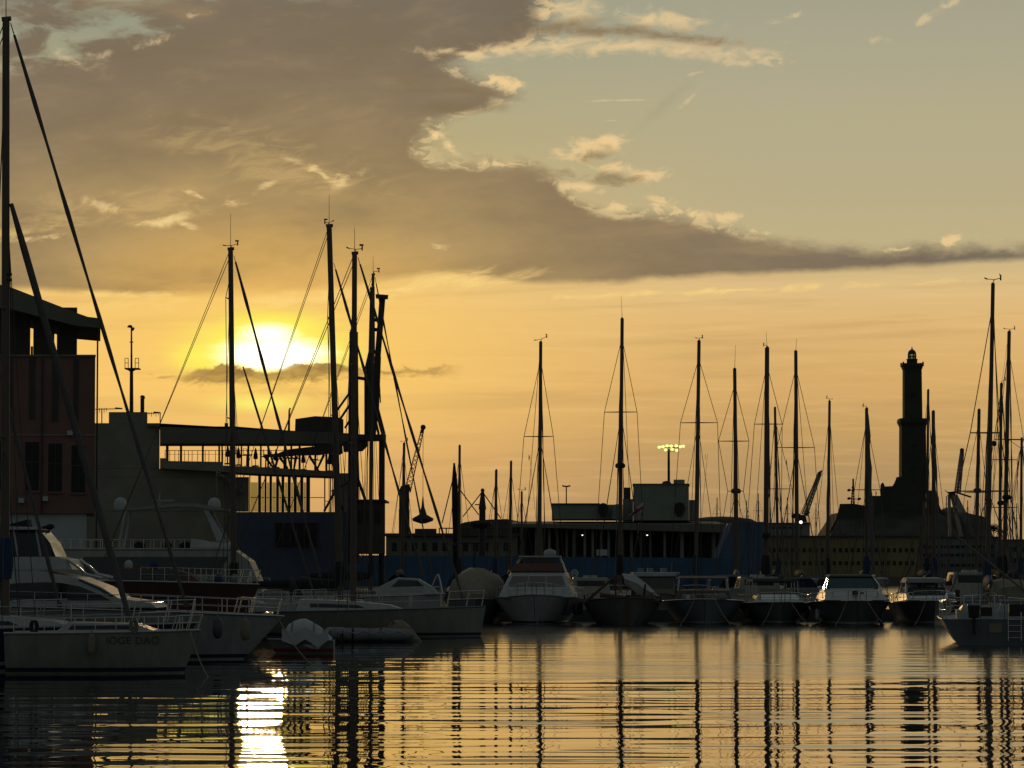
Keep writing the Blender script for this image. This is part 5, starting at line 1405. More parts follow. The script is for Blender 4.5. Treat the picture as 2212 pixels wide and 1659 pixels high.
def small_boats():
    # launch under a white and blue tarpaulin
    D = 104.0
    X = lambda u: P(u, 1380, D).x; Z = lambda v: P(650, v, D).z
    x0 = X(722); L = x0 - X(578)
    M = frame(x0, D, 180); lx = lambda u: x0 - X(u)
    t = thing('tender', 'small tender wrapped in a pale blue and white tarpaulin beside the motor yacht bow', 'boat', (X(650), D, 0), 'boats moored in the left foreground')
    H = Hull(0, L, 1.2, 0.42, 0.38, 0.9, 0.35, 0.2, 0.1, 2.4)
    H.make(M, t, M_rubber, M_deck, M_red, rail=M_rubber)
    m = MB(M)
    rings = []
    for u, vt, w, vb in ((612, 1372, 0.32, 1392), (622, 1350, 0.42, 1396), (634, 1342, 0.5, 1390), (648, 1337, 0.55, 1382), (660, 1336, 0.58, 1394), (674, 1343, 0.6, 1400), (690, 1352, 0.6, 1402), (704, 1364, 0.55, 1390), (718, 1378, 0.45, 1388)):
        zt, zb = Z(vt), Z(vb)
        rings.append([(lx(u), w * math.cos(g) * (1.0 + 0.10 * math.sin(u * 0.9 + g * 4) + 0.05 * math.sin(u * 2.3 + g * 9)), zb + (zt - zb) * (math.sin(g) ** 0.8 if math.sin(g) > 0 else 0)) for g in [math.pi * k / 10 for k in range(11)]])
    m.loft(rings, caps=False, closed=False); m.build('tarpaulin', M_canwhite, t)
    m = MB(M)
    m.sausage((lx(624), -0.3, Z(1352)), (lx(712), -0.35, Z(1376)), [0.03, 0.06, 0.05, 0.06, 0.03]); m.build('tarpaulin_edge', M_canblue, t)
    for u in (632, 655, 680, 700):
        m = MB(M); m.pipe([Vector((lx(u), 0.63 * math.cos(g), 0.30 + (Z(1345 if u < 690 else 1362) - 0.26) * max(0, math.sin(g)))) for g in [math.pi * k / 10 for k in range(11)]], 0.012, 5); m.build('lashing_rope', M_canblue, t)
    m = MB(M)
    pts = []
    for u, zz in ((612, 0.5), (640, 0.36), (662, 0.55), (690, 0.3), (712, 0.52)): pts.append((lx(u), zz))
    n = len(pts); m.add([(x, 0.66, z + 0.25) for x, z in pts] + [(x, 0.68, z - 0.12) for x, z in pts] + [(x, 0.60, z - 0.10) for x, z in pts], [(k, k + 1, n + k + 1, n + k) for k in range(n - 1)] + [(n + k, n + k + 1, 2 * n + k + 1, 2 * n + k) for k in range(n - 1)]); m.build('tarpaulin_flap', M_canwhite, t)
    m = MB(M); m.hexa([(lx(705), -0.15, 0.05), (lx(719), -0.12, 0.05), (lx(719), 0.12, 0.05), (lx(705), 0.15, 0.05), (lx(706), -0.16, Z(1381)), (lx(722), -0.13, Z(1384)), (lx(722), 0.13, Z(1384)), (lx(706), 0.16, Z(1381))]); m.build('outboard_motor', M_black, t, 0.02)
    # inflatable with covered outboard
    D = 121.0
    X = lambda u: P(u, 1380, D).x; Z = lambda v: P(800, v, D).z
    t = thing('inflatable_dinghy', 'grey inflatable dinghy with a beige covered outboard beside the white sailboat', 'dinghy', (X(810), D, 0), 'boats moored in the left foreground')
    m = MB()
    for s in (-1, 1):
        pts = [(X(880), s * 0.62), (X(800), s * 0.64), (X(745), s * 0.58), (X(722), s * 0.38), (X(712), 0.0)]
        for (xa, ya), (xb, yb) in zip(pts, pts[1:]): m.sausage((xa, D + ya, 0.24), (xb, D + yb, 0.30 if xb < X(740) else 0.25), [0.21, 0.225, 0.225, 0.21], 10)
        m.sausage((X(880), D + s * 0.62, 0.24), (X(895), D + s * 0.62, 0.24), [0.21, 0.15, 0.03], 10)
    m.build('tube', M_rubber, t)
    m = MB(); m.hexa([(X(716), D - 0.1, -0.12), (X(880), D - 0.45, -0.12), (X(880), D + 0.45, -0.12), (X(716), D + 0.1, -0.12), (X(722), D - 0.3, 0.16), (X(880), D - 0.5, 0.16), (X(880), D + 0.5, 0.16), (X(722), D + 0.3, 0.16)]); m.build('floor', M_deck, t)
    m = MB(); m.pipe([Vector((X(735 + 18 * k), D - 0.66 - 0.2, 0.34 + (0.05 if k % 2 else -0.06))) for k in range(9)], 0.012, 5); m.build('grab_line', M_canwhite, t)
    for u in (762, 822):
        m = MB(); m.loft([[(X(u + d), D - 0.62 + 0.235 * math.cos(g), 0.245 + 0.235 * math.sin(g)) for g in [2 * math.pi * k / 10 for k in range(10)]] for d in (0, 4)], caps=False); m.build('seam_band', M_canvas, t)
    m = MB(); m.tube((X(770), D - 0.3, 0.3), (X(838), D - 0.2, 0.62), 0.025, n=6); m.hexa([(X(838), D - 0.28, 0.6), (X(852), D - 0.28, 0.68), (X(852), D - 0.12, 0.68), (X(838), D - 0.12, 0.6), (X(838), D - 0.28, 0.63), (X(852), D - 0.28, 0.71), (X(852), D - 0.12, 0.71), (X(838), D - 0.12, 0.63)]); m.build('oar', M_teak, t)
    m = MB(); m.box((X(800), D - 0.55, 0.36), (X(818), D + 0.55, 0.41)); m.build('seat', M_wood, t)
    m = MB(); rings = []
    for u, vt, w, vb in ((828, 1374, 0.12, 1384), (840, 1350, 0.24, 1388), (852, 1340, 0.3, 1390), (868, 1339, 0.3, 1392), (884, 1350, 0.28, 1394), (898, 1368, 0.22, 1394), (912, 1386, 0.14, 1394)):
        zt, zb = Z(vt), Z(vb)
        rings.append([(X(u), D + w * math.cos(g), zb + (zt - zb) * (1 + math.sin(g)) / 2) for g in [2 * math.pi * k / 12 for k in range(12)]])
    m.loft(rings); m.build('outboard_cover', M_canbeige, t)
    lettering('JB', 0.24, M_black, t, 'registration_letters', lambda x, z: Vector((X(730) + x, D - 0.64 - math.sqrt(max(0.001, 0.235 ** 2 - (z - 0.10) ** 2)), 0.16 + z)))
    # low white motor boat with a screen behind the sailing boats
    D = 140.0
    X = lambda u: P(u, 1300, D).x; Z = lambda v: P(870, v, D).z
    x0 = X(790); L = X(962) - x0
    M = frame(x0, D, 0); lx = lambda u: X(u) - x0
    t = thing('motor_boat', 'low white motor boat with a rounded foredeck behind the white sailboat', 'motor boat', (X(880), D, 0), 'boats moored in the left foreground')
    H = Hull(0, L, 1.9, Z(1282), Z(1288), 0.9, 0.6, 0.3, 0.1, 2.4)
    H.make(M, t, M_white, M_deck, M_navy, rail=M_steel)
    m = MB(M); w = house(m, [(lx(812), Z(1288)), (lx(948), Z(1284)), (lx(935), Z(1268)), (lx(905), Z(1250)), (lx(860), Z(1247)), (lx(815), Z(1270))], 0.8, 0.55); ca = m.build('cabin', M_white, t, 0.03)
    m = MB(M); side_pane(m, [(lx(845), Z(1268)), (lx(918), Z(1266)), (lx(902), Z(1254)), (lx(862), Z(1252))], w); m.build('window', M_glass, ca)
    m = MB(M); m.pipe([Vector((lx(u), 0.6, Z(v))) for u, v in ((926, 1284), (936, 1262), (946, 1240), (950, 1252), (956, 1282))], 0.03, 5); m.pipe([Vector((lx(u), -0.6, Z(v))) for u, v in ((926, 1284), (936, 1262), (946, 1240), (950, 1252), (956, 1282))], 0.03, 5); m.build('bow_rail', M_steel, t)
    rails(M, t, H, 0.3, 0.95, 0.3, 7, 0.014)
    # white covered boat left of the flybridge cruiser
    D = 163.0
    X = lambda u: P(u, 1290, D).x; Z = lambda v: P(1030, v, D).z
    M = frame(X(1030), D, -90)
    t = thing('motor_boat', 'motor boat under a rounded pale cover between the lamp post and the white cruiser', 'motor boat', (X(1030), D, 0), 'motor boats in the row across the basin')
    H = Hull(-5.0, 7.5, 2.9, 1.15, 1.0, 0.85, 0.7)
    H.make(M, t, M_grey, M_deck, None, rail=M_canbeige)
    m = MB(M); rings = []
    for x, s in ((-4.6, 0.75), (-3.0, 1.0), (-1.0, 0.98), (0.6, 0.72), (1.8, 0.25)):
        rings.append([(x, 1.38 * s * math.cos(g), 1.0 + (Z(1228) - 1.0) * s * math.sin(g) ** 0.7 * (1 + 0.06 * math.cos(5 * g + x))) for g in [math.pi * k / 12 for k in range(13)]])
    m.loft(rings, closed=False, caps=True); m.build('boat_cover', M_canbeige, t)
small_boats()

# --- the row across the basin ---------------------------------------------
def cruiser_a():
    D = 160.0
    X = lambda u: P(u, 1290, D).x; Z = lambda v: P(1160, v, D).z; k = PX(D)
    cx = X(1160)
    M = frame(cx, D, -93)
    t = thing('motor_yacht', 'white flybridge motor yacht seen bow on with a brown covered upper screen', 'motor yacht', (cx, D, 0), 'motor boats in the row across the basin')
    H = Hull(-6.0, 9.0, 4.15, 1.36, 1.05, 0.9, 1.1, 0.5, 0.25, 2.0)
    H.make(M, t, M_white, M_deck, M_navy, rail=M_grey)
    m = MB(M); w = house(m, [(-5.2, Z(1290)), (1.2, Z(1290)), (0.6, Z(1269)), (-0.6, Z(1243)), (-1.1, Z(1235.5)), (-5.2, Z(1235.5))], 1.72, 1.25); ho = m.build('deckhouse', M_white, t, 0.04)
    m = MB(M); front_pane(m, (0.6, Z(1269)), (-0.6, Z(1243)), w, 0.16, 0.06, 3); m.build('windscreen', M_glass, ho)
    m = MB(M); side_pane(m, [(-4.6, Z(1266)), (0.0, Z(1266)), (-0.8, Z(1246)), (-4.6, Z(1246))], w); m.build('side_window', M_glass, ho)
    m = MB(M); w2 = house(m, [(-4.6, Z(1235)), (-1.0, Z(1235)), (-1.4, Z(1219)), (-4.6, Z(1219))], 1.22, 1.08); fb = m.build('flybridge', M_white, t, 0.03)
    m = MB(M); front_pane(m, (-1.0, Z(1235)), (-1.4, Z(1219)), w2, -0.02, -0.02, 0, 0.06, 0.09); m.build('screen_cover', M_canbrown, fb)
    m = MB(M)
    for side in (1, -1):
        m.hexa([(-3.6, side * 1.10 - 0.05, Z(1219)), (-2.6, side * 1.10 - 0.05, Z(1219)), (-2.6, side * 1.10 + 0.05, Z(1219)), (-3.6, side * 1.10 + 0.05, Z(1219)), (-3.9, side * 0.9 - 0.05, Z(1203.6)), (-3.2, side * 0.9 - 0.05, Z(1203.6)), (-3.2, side * 0.9 + 0.05, Z(1203.6)), (-3.9, side * 0.9 + 0.05, Z(1203.6))])
    m.box((-4.3, -0.98, Z(1203.4)), (-2.7, 0.98, Z(1200.2))); m.build('radar_arch', M_white, t, 0.02)
    m = MB(M); m.box((-3.1, -0.72, Z(1218.6)), (-3.05, 0.72, Z(1204))); m.build('arch_window', M_glass, t)
    m = MB(M); m.lathe((-3.4, 0.45, Z(1200)), [(0.26, 0), (0.3, 0.1), (0.26, 0.24), (0.05, 0.32)], 12); m.build('radar_dome', M_white, t)
    rails(M, t, H, 0.35, 0.92, 0.5, 8, 0.016); pulpit(M, t, H, 0.55)
    m = MB(M); m.hexa([(0.9, -0.8, Z(1290)), (2.0, -0.5, 1.3), (2.0, 0.5, 1.3), (0.9, 0.8, Z(1290)), (0.9, -0.75, Z(1280)), (1.9, -0.45, 1.42), (1.9, 0.45, 1.42), (0.9, 0.75, Z(1280))]); m.build('sun_pad', M_canwhite, t, 0.03)
    for s, tt in ((1, 0.6), (1, 0.72), (1, 0.5)): fender(M, H, tt, s, {0.6: 'dark fender in the middle on the right side of the white flybridge yacht', 0.72: 'dark fender nearest the bow on the right side of the white flybridge yacht', 0.5: 'dark fender farthest aft on the right side of the white flybridge yacht'}[tt], M_fender, 0.75, 0.14, 0.7)
    # ring buoy on the rail
    p = M @ Vector((-1.6, 1.62, 0)); c = P(1241, 1239.5, D + 1.2)
    b = thing('lifebuoy', 'round white lifebuoy on the right rail of the flybridge yacht', 'lifebuoy', (c.x, c.y, c.z - 0.2))
    m = MB(); pts = [Vector((c.x + 0.14 * math.cos(2 * math.pi * q / 14), c.y, c.z + 0.15 * math.sin(2 * math.pi * q / 14))) for q in range(15)]; m.pipe(pts, 0.055, 7); m.build('ring', M_canwhite, b)
    m = MB(); m.lathe((c.x, c.y + 0.02, c.z - 0.02), [(0.02, -0.1), (0.1, -0.06), (0.1, 0.06), (0.02, 0.1)], 8); m.build('light', M_cream, b)
cruiser_a()

def boat_b():
    D = 159.0
    X = lambda u: P(u, 1290, D).x; Z = lambda v: P(1345, v, D).z
    cx = X(1348)
    M = frame(cx, D, -88)
    t = thing('fishing_boat', 'dark wooden fishing boat with a white folded awning over crossed spars', 'fishing boat', (cx, D, 0), 'motor boats in the row across the basin')
    H = Hull(-4.6, 7.6, 3.6, 1.25, 0.95, 0.6, 0.25, 0.4, 0.12, 2.6)
    H.make(M, t, mat('weathered_hull_paint', (0.13, 0.13, 0.12), 0.6, var=0.25), M_teak, None, rail=M_wood)
    m = MB(M); m.tube((3.0, 0, -0.2), (3.05, 0, Z(1284)), 0.09, n=6); m.build('stem_post', M_wood, t)
    m = MB()
    m.tube(P(1262, 1302, D - 1), P(1330, 1244, D - 1), 0.075, 0.05, 8); m.build('bowsprit', M_wood, t)
    m = MB(); m.tube(P(1296, 1285, D - 1.2), P(1424, 1300, D - 1.2), 0.10, 0.09, 8); m.build('yard', M_wood, t)
    m = MB(); m.tube(P(1326, 1248, D - 0.5), P(1332, 1300, D - 0.5), 0.05, n=6); m.build('crutch', M_wood, t)
    m = MB()
    a = [P(1344, 1240, D - 0.6), P(1372, 1242, D - 0.6), P(1398, 1262, D - 0.6), P(1424, 1288, D - 0.6)]
    b = [P(1352, 1262, D - 0.6), P(1372, 1279, D - 0.6), P(1388, 1287, D - 0.6), P(1410, 1289, D - 0.6)]
    rings = []
    for p, q in zip(a, b):
        c = (p + q) / 2; rings.append([p, c + Vector((0.03, -0.22, 0.03)), q, q + Vector((0, 1.4, 0.05)), c + Vector((0.05, 1.6, 0.15)), p + Vector((0, 1.3, 0.02))])
    m.loft(rings, smooth=False); m.build('awning', M_canwhite, t)
    m = MB(); m.tube(P(1394, 1262, D - 0.9), P(1391, 1287, D - 0.9), 0.05, n=6); m.build('awning_strap', M_canvas, t)
    rails(M, t, H, 0.3, 0.8, 0.3, 5, 0.02, 'guard_rail', M_wood, False)
boat_b()

def boat_c():
    D = 177.0
    X = lambda u: P(u, 1290, D).x; Z = lambda v: P(1412, v, D).z
    cx = X(1414)
    M = frame(cx, D, -90)
    t = thing('trawler', 'small trawler with a pale flat wheelhouse roof behind the white awning', 'trawler', (cx, D, 0), 'motor boats in the row across the basin')
    H = Hull(-5.0, 7.8, 2.9, 1.3, 1.0, 0.85, 0.5)
    H.make(M, t, M_grey, M_deck, None, rail=M_wood)
    m = MB(M); w = house(m, [(-3.2, 1.0), (0.3, 1.1), (0.25, Z(1245.5)), (-3.2, Z(1245.5))], 1.05, 1.0); wh = m.build('wheelhouse', M_canbeige, t)
    m = MB(M); front_pane(m, (0.3, Z(1272)), (0.25, Z(1246)), w, 0.08, 0.06, 3, 0.01); side_pane(m, [(-2.8, Z(1270)), (0.0, Z(1270)), (0.0, Z(1249)), (-2.8, Z(1249))], w); m.build('window', M_glass, wh)
    m = MB(M); m.box((-3.5, -1.13, Z(1245.2)), (0.75, 1.13, Z(1236))); m.build('roof', M_canwhite, t, 0.04)
    m = MB(M)
    for y in (-0.7, -0.2, 0.5): m.box((-1.6, y - 0.12, Z(1235.8)), (-1.0, y + 0.18, Z(1227)))
    m.tube((-1.2, 0.9, Z(1236)), (-1.2, 0.95, Z(1214)), 0.02, n=5); m.build('roof_gear', M_rubber, t)
    for z, q in ((1240, 0), (1274, 1)):
        m = MB(M); m.lathe((0.85, 1.15, Z(z + 4)), [(0.03, 0), (0.07, 0.03), (0.075, 0.16), (0.03, 0.2)], 8); m.build('side_light', M_cream, t)
boat_c()

def motor_row(label, u, D, hd, B, L, fb, vdeck, vtop, kind, hullm=mat('dark_grey_paint', (0.11, 0.112, 0.11), 0.4, var=0.2, coat=0.2), name='motor_boat'):
    X = lambda q: P(q, 1290, D).x; Z = lambda v: P(u, v, D).z
    M = frame(X(u), D, hd)
    t = thing(name, label, 'motor boat', (X(u), D, 0), 'motor boats in the row across the basin')
    H = Hull(-L * 0.65, L, B, fb, fb * 0.85, 0.9, 0.7, 0.4, 0.2, 2.1)
    H.make(M, t, hullm, M_white, M_white, rail=M_steel)
    moor(M, t, H)
    return t, M, H, X, Z

def boats_row():
    # F: express cruiser with teal windscreen
    t, M, H, X, Z = motor_row('dark hulled express cruiser with a wide teal windscreen and a white foredeck', 1842, 158.0, -91, 3.7, 8.6, 1.12, 1298, 1245, 'F')
    m = MB(M); w = house(m, [(-3.6, 0.95), (2.0, 1.12), (1.2, Z(1284)), (-0.2, Z(1273)), (-3.6, Z(1273))], 1.5, 1.22); d = m.build('foredeck_moulding', M_white, t, 0.04)
    m = MB(M); w2 = house(m, [(-2.6, Z(1272.6)), (-0.25, Z(1272.6)), (-1.2, Z(1246)), (-2.6, Z(1246))], 1.2, 0.98); g = m.build('windscreen', M_teal, t)
    m = MB(M); house(m, [(-4.0, Z(1245.8)), (-1.1, Z(1245.8)), (-1.4, Z(1243)), (-3.2, Z(1240.5)), (-4.0, Z(1243))], 1.04, 0.9); m.build('canopy', M_canvas, t, 0.02)
    m = MB(M)
    for s in (1, -1): m.pipe([Vector((0.2, s * 1.28, Z(1277))), Vector((-0.3, s * 1.2, Z(1262))), Vector((-1.15, s * 1.02, Z(1246)))], 0.04, 6); m.ball((-1.15, s * 1.04, Z(1245)), 0.09, 8)
    m.pipe([Vector((-0.27, s * 1.0, Z(1272.3))) for s in (1, -1)], 0.03, 6); m.build('screen_frame', M_steel, g)
    pulpit(M, t, H, 0.45, 0.8); rails(M, t, H, 0.4, 0.8, 0.4, 4, 0.016)
    m = MB(M); m.box((1.2, -0.12, Z(1284)), (1.5, 0.12, Z(1276))); m.tube((0.9, 0.35, Z(1284)), (0.9, 0.35, Z(1279)), 0.09, n=8); m.build('anchor_winch', M_iron, t)
    for s in (1, -1):
        m = MB(M); p = H.pt(0.62, H.sheer(0.62), s); m.lathe((p.x, p.y * 0.97, p.z + 0.02), [(0.06, 0), (0.07, 0.1), (0.02, 0.14)], 8); m.build('side_light', M_cream, t)
    fender(M, H, 0.55, 1, 'dark fender on the right side of the express cruiser with teal windscreen'); fender(M, H, 0.55, -1, 'pale fender on the left side of the express cruiser with teal windscreen', M_canwhite, 0.45)
    # G: hardtop sport boat
    t, M, H, X, Z = motor_row('dark hulled hardtop motor boat with an open wheelhouse right of the gap of bright water', 2004, 160.0, -90, 2.95, 8.0, 1.1, 1300, 1250, 'G')
    m = MB(M); w = house(m, [(-3.4, 0.95), (1.9, 1.1), (1.0, Z(1292)), (0.0, Z(1281)), (-3.4, Z(1281))], 1.15, 0.98); m.build('foredeck_moulding', M_white, t, 0.04)
    m = MB(M); front_pane(m, (1.0, Z(1292)), (0.0, Z(1281)), w, 0.12, 0.05, 0); m.build('hatch', M_glass, t)
    m = MB(M)
    for s in (1, -1):
        for xx, x2 in ((-0.4, -0.9), (-2.6, -2.7)): m.hexa([(xx - 0.07, s * 0.95 - 0.05, Z(1281)), (xx + 0.07, s * 0.95 - 0.05, Z(1281)), (xx + 0.07, s * 0.95 + 0.05, Z(1281)), (xx - 0.07, s * 0.95 + 0.05, Z(1281)), (x2 - 0.07, s * 0.86 - 0.05, Z(1259)), (x2 + 0.07, s * 0.86 - 0.05, Z(1259)), (x2 + 0.07, s * 0.86 + 0.05, Z(1259)), (x2 - 0.07, s * 0.86 + 0.05, Z(1259))])
    m.build('wheelhouse_pillar', M_white, t)
    m = MB(M); house(m, [(-3.0, Z(1258.8)), (-0.7, Z(1258.8)), (-1.0, Z(1249)), (-2.8, Z(1247.5))], 0.95, 0.8); m.build('hardtop', M_grey, t, 0.03)
    m = MB(M); m.hexa([(-0.5, -0.9, Z(1280.8)), (-0.5, 0.9, Z(1280.8)), (-0.53, 0.9, Z(1280.8)), (-0.53, -0.9, Z(1280.8)), (-0.75, -0.86, Z(1269)), (-0.75, 0.86, Z(1269)), (-0.78, 0.86, Z(1269)), (-0.78, -0.86, Z(1269))]); m.build('windscreen', M_glass, t)
    m = MB(M); m.sausage((-2.2, -0.4, Z(1281)), (-2.2, -0.4, Z(1262)), [0.24, 0.26, 0.22, 0.12], 10); m.sausage((-2.2, 0.4, Z(1281)), (-2.2, 0.4, Z(1264)), [0.24, 0.26, 0.22, 0.12], 10); m.build('seat', M_canwhite, t)
    pulpit(M, t, H, 0.45, 0.8); rails(M, t, H, 0.35, 0.8, 0.4, 4, 0.016)
    # E: small cabin boat
    t, M, H, X, Z = motor_row('small cabin motor boat with a low white coachroof left of the express cruiser', 1680, 161.0, -89, 3.35, 7.6, 1.02, 1300, 1240, 'E', mat('dull_grey_paint', (0.15, 0.152, 0.15), 0.5, var=0.2))
    m = MB(M); w = house(m, [(-2.6, 0.85), (1.8, 1.0), (1.2, Z(1296)), (0.2, Z(1284)), (-2.6, Z(1284))], 1.2, 0.9); ca = m.build('coachroof', M_canwhite, t, 0.04)
    m = MB(M); front_pane(m, (1.2, Z(1296)), (0.2, Z(1284)), w, 0.1, 0.1, 2); side_pane(m, [(-2.2, Z(1294)), (0.4, Z(1294)), (0.1, Z(1287)), (-2.2, Z(1287))], w); m.build('window', M_glass, ca)
    m = MB(M); house(m, [(-4.6, Z(1260)), (-1.2, Z(1256)), (-1.6, Z(1250)), (-4.6, Z(1252))], 1.12, 1.0); m.build('bimini', M_canvas, t, 0.02)
    m = MB(M)
    for s in (1, -1):
        for xx in (-1.4, -3.0, -4.4): m.tube((xx, s * 1.1, 0.85), (xx, s * 1.05, Z(1256)), 0.03, n=5)
    m.build('bimini_frame', M_steel, t)
    m = MB(M); m.box((-1.0, -0.75, Z(1283.8)), (-0.9, 0.75, Z(1272))); m.build('windscreen', M_canbeige, t)
    pulpit(M, t, H, 0.45, 0.8); rails(M, t, H, 0.35, 0.8, 0.4, 4, 0.016)
    fender(M, H, 0.6, 1, 'dark fender on the right side of the small cabin motor boat', None, 0.5); fender(M, H, 0.6, -1, 'dark fender on the left side of the small cabin motor boat', None, 0.5)
    # D: blue grey boat, broad bow, gear on deck
    t, M, H, X, Z = motor_row('broad blue grey work boat with gear on its foredeck and an open shelter', 1520, 160.0, -92, 3.8, 8.0, 1.16, 1290, 1240, 'D', mat('blue_grey_paint', (0.20, 0.235, 0.26), 0.4, var=0.12))
    m = MB(M); w = house(m, [(-3.4, 1.0), (0.3, 1.1), (-0.2, Z(1276)), (-3.4, Z(1274))], 1.3, 1.15); m.build('cabin', M_clad, t, 0.03)
    m = MB(M); house(m, [(-3.8, Z(1251)), (-0.6, Z(1249)), (-0.9, Z(1244)), (-3.8, Z(1246))], 1.25, 1.05); m.build('bimini', M_canbeige, t, 0.02)
    m = MB(M)
    for s in (1, -1):
        for xx in (-0.8, -3.4): m.tube((xx, s * 1.15, Z(1276)), (xx, s * 1.1, Z(1248)), 0.035, n=5)
    m.build('bimini_frame', M_steel, t)
    rr = random.Random(4)
    for k in range(9):
        x, y = rr.uniform(0.5, 2.0), rr.uniform(-0.9, 0.9); s = rr.uniform(0.1, 0.2)
        m = MB(M); m.lathe((x, y, 1.08), [(s * 0.6, 0), (s, s * 0.5), (s * 0.9, s * 1.4), (s * 0.2, s * 1.9)], 9); m.build('deck_gear', rr.choice([M_canwhite, M_rubber, M_canbeige]), t)
    pulpit(M, t, H, 0.45, 0.8)
boats_row()

# boats on the far side of the pontoon, filling the gaps of the row
def fill_boat(label, u, D, B, v_top, kind, hd=90, hullm=M_grey):
    X = P(u, 1290, D).x; Z = lambda v: P(u, v, D).z
    M = frame(X, D, hd)
    t = thing('motor_boat', label, 'motor boat', (X, D, 0), 'motor boats behind the pontoon')
    L = B * 2.6
    H = Hull(-L * 0.45, L, B, 1.25, 1.05, 0.92, 0.7, 0.4, 0.15, 2.2)
    H.make(M, t, hullm, M_deck, None, rail=M_canbeige)
    b = -L * 0.45
    zt = Z(v_top)
    if kind == 'cabin':
        m = MB(M); w = house(m, [(b + L * 0.25, 1.0), (b + L * 0.8, 1.1), (b + L * 0.68, 1.1 + (zt - 1.1) * 0.6), (b + L * 0.58, zt), (b + L * 0.27, zt)], B * 0.40, B * 0.33); ca = m.build('cabin', M_cream, t, 0.03)
        m = MB(M); side_pane(m, [(b + L * 0.3, 1.1 + (zt - 1.1) * 0.45), (b + L * 0.64, 1.1 + (zt - 1.1) * 0.45), (b + L * 0.57, zt - 0.12), (b + L * 0.3, zt - 0.12)], w); m.build('side_window', M_glass, ca)
        m = MB(M); m.box((b + L * 0.262, -B * 0.26, 1.1 + (zt - 1.1) * 0.4), (b + L * 0.268, B * 0.26, zt - 0.15)); m.build('cabin_door', M_glass, ca)
        m = MB(M); m.tube((b + L * 0.4, 0, zt - 0.02), (b + L * 0.4, 0.05, zt + 0.9), 0.02, 0.012, 5); m.build('antenna', M_wire, t)
        m = MB(M); m.box((b + L * 0.42, -0.35, zt), (b + L * 0.5, 0.35, zt + 0.12)); m.build('roof_hatch', M_canwhite, t)
    elif kind == 'bimini':
        m = MB(M); rings = []
        for q in range(6):
            x = b + L * (0.12 + 0.36 * q / 5); rings.append([(x, B * 0.42 * math.cos(g), zt - 0.28 + 0.28 * math.sin(g) ** 0.6 - 0.05 * abs(q - 2.5)) for g in [math.pi * k / 8 for k in range(9)]])
        m.loft(rings, caps=False, closed=False); m.build('bimini', M_canblue if int(u) % 2 else M_canvas, t)
        for s in (1, -1):
            m = MB(M)
            for q in (0.14, 0.3, 0.46): m.tube((b + L * q, s * B * 0.42, 1.0), (b + L * q, s * B * 0.42, zt - 0.27), 0.022, n=5)
            m.build('bimini_frame', M_steel, t)
        m = MB(M); w = house(m, [(b + L * 0.5, 1.0), (b + L * 0.82, 1.1), (b + L * 0.7, 1.45), (b + L * 0.52, 1.55)], B * 0.38, B * 0.3); m.build('cabin', M_white, t, 0.03)
    else:
        m = MB(M); rings = []
        for x, q in ((0.06, 0.6), (0.2, 0.95), (0.45, 1.0), (0.68, 0.75), (0.9, 0.2)):
            rings.append([(b + L * x, B * 0.48 * min(1, q + 0.1) * math.cos(g), 1.05 + (zt - 1.05) * q * math.sin(g) ** 0.7 * (1 + 0.05 * math.cos(7 * g + x * 9))) for g in [math.pi * k / 12 for k in range(13)]])
        m.loft(rings, closed=False); m.build('boat_cover', M_canbeige if int(u) % 2 else M_canvas, t)
    for s in (1, -1):
        m = MB(M); p = H.pt(0.0, H.sheer(0.0), s); m.lathe((p.x - 0.1, p.y * 0.7, p.z - 0.75), [(0.05, 0), (0.12, 0.06), (0.12, 0.5), (0.05, 0.56)], 8); m.build('stern_fender', M_fender, t)
for a in (('small cabin boat with a cream wheelhouse behind the fishing boat with the awning', 1275, 178.0, 2.7, 1248, 'cabin'),
          ('boat with a dark cover behind the gap right of the fishing boat', 1436, 180.0, 2.6, 1262, 'cover'),
          ('boat with a blue bimini behind the broad blue grey work boat', 1577, 178.0, 2.8, 1240, 'bimini', 90, M_white),
          ('cream cabin boat behind the small boat with the white coachroof', 1636, 181.0, 2.9, 1246, 'cabin'),
          ('boat with a dark bimini left of the express cruiser, half hidden', 1742, 179.0, 2.9, 1244, 'bimini', 90, M_white),
          ('cabin boat with a high cream wheelhouse right of the hardtop boat', 2094, 180.0, 2.9, 1236, 'cabin'),
          ('boat under a beige cover at the right edge behind the grey sailboat', 2175, 181.0, 2.9, 1250, 'cover'),
          ('low boat under a dark cover left of the white flybridge yacht', 1080, 180.0, 2.5, 1262, 'cover')):
    fill_boat(*a)

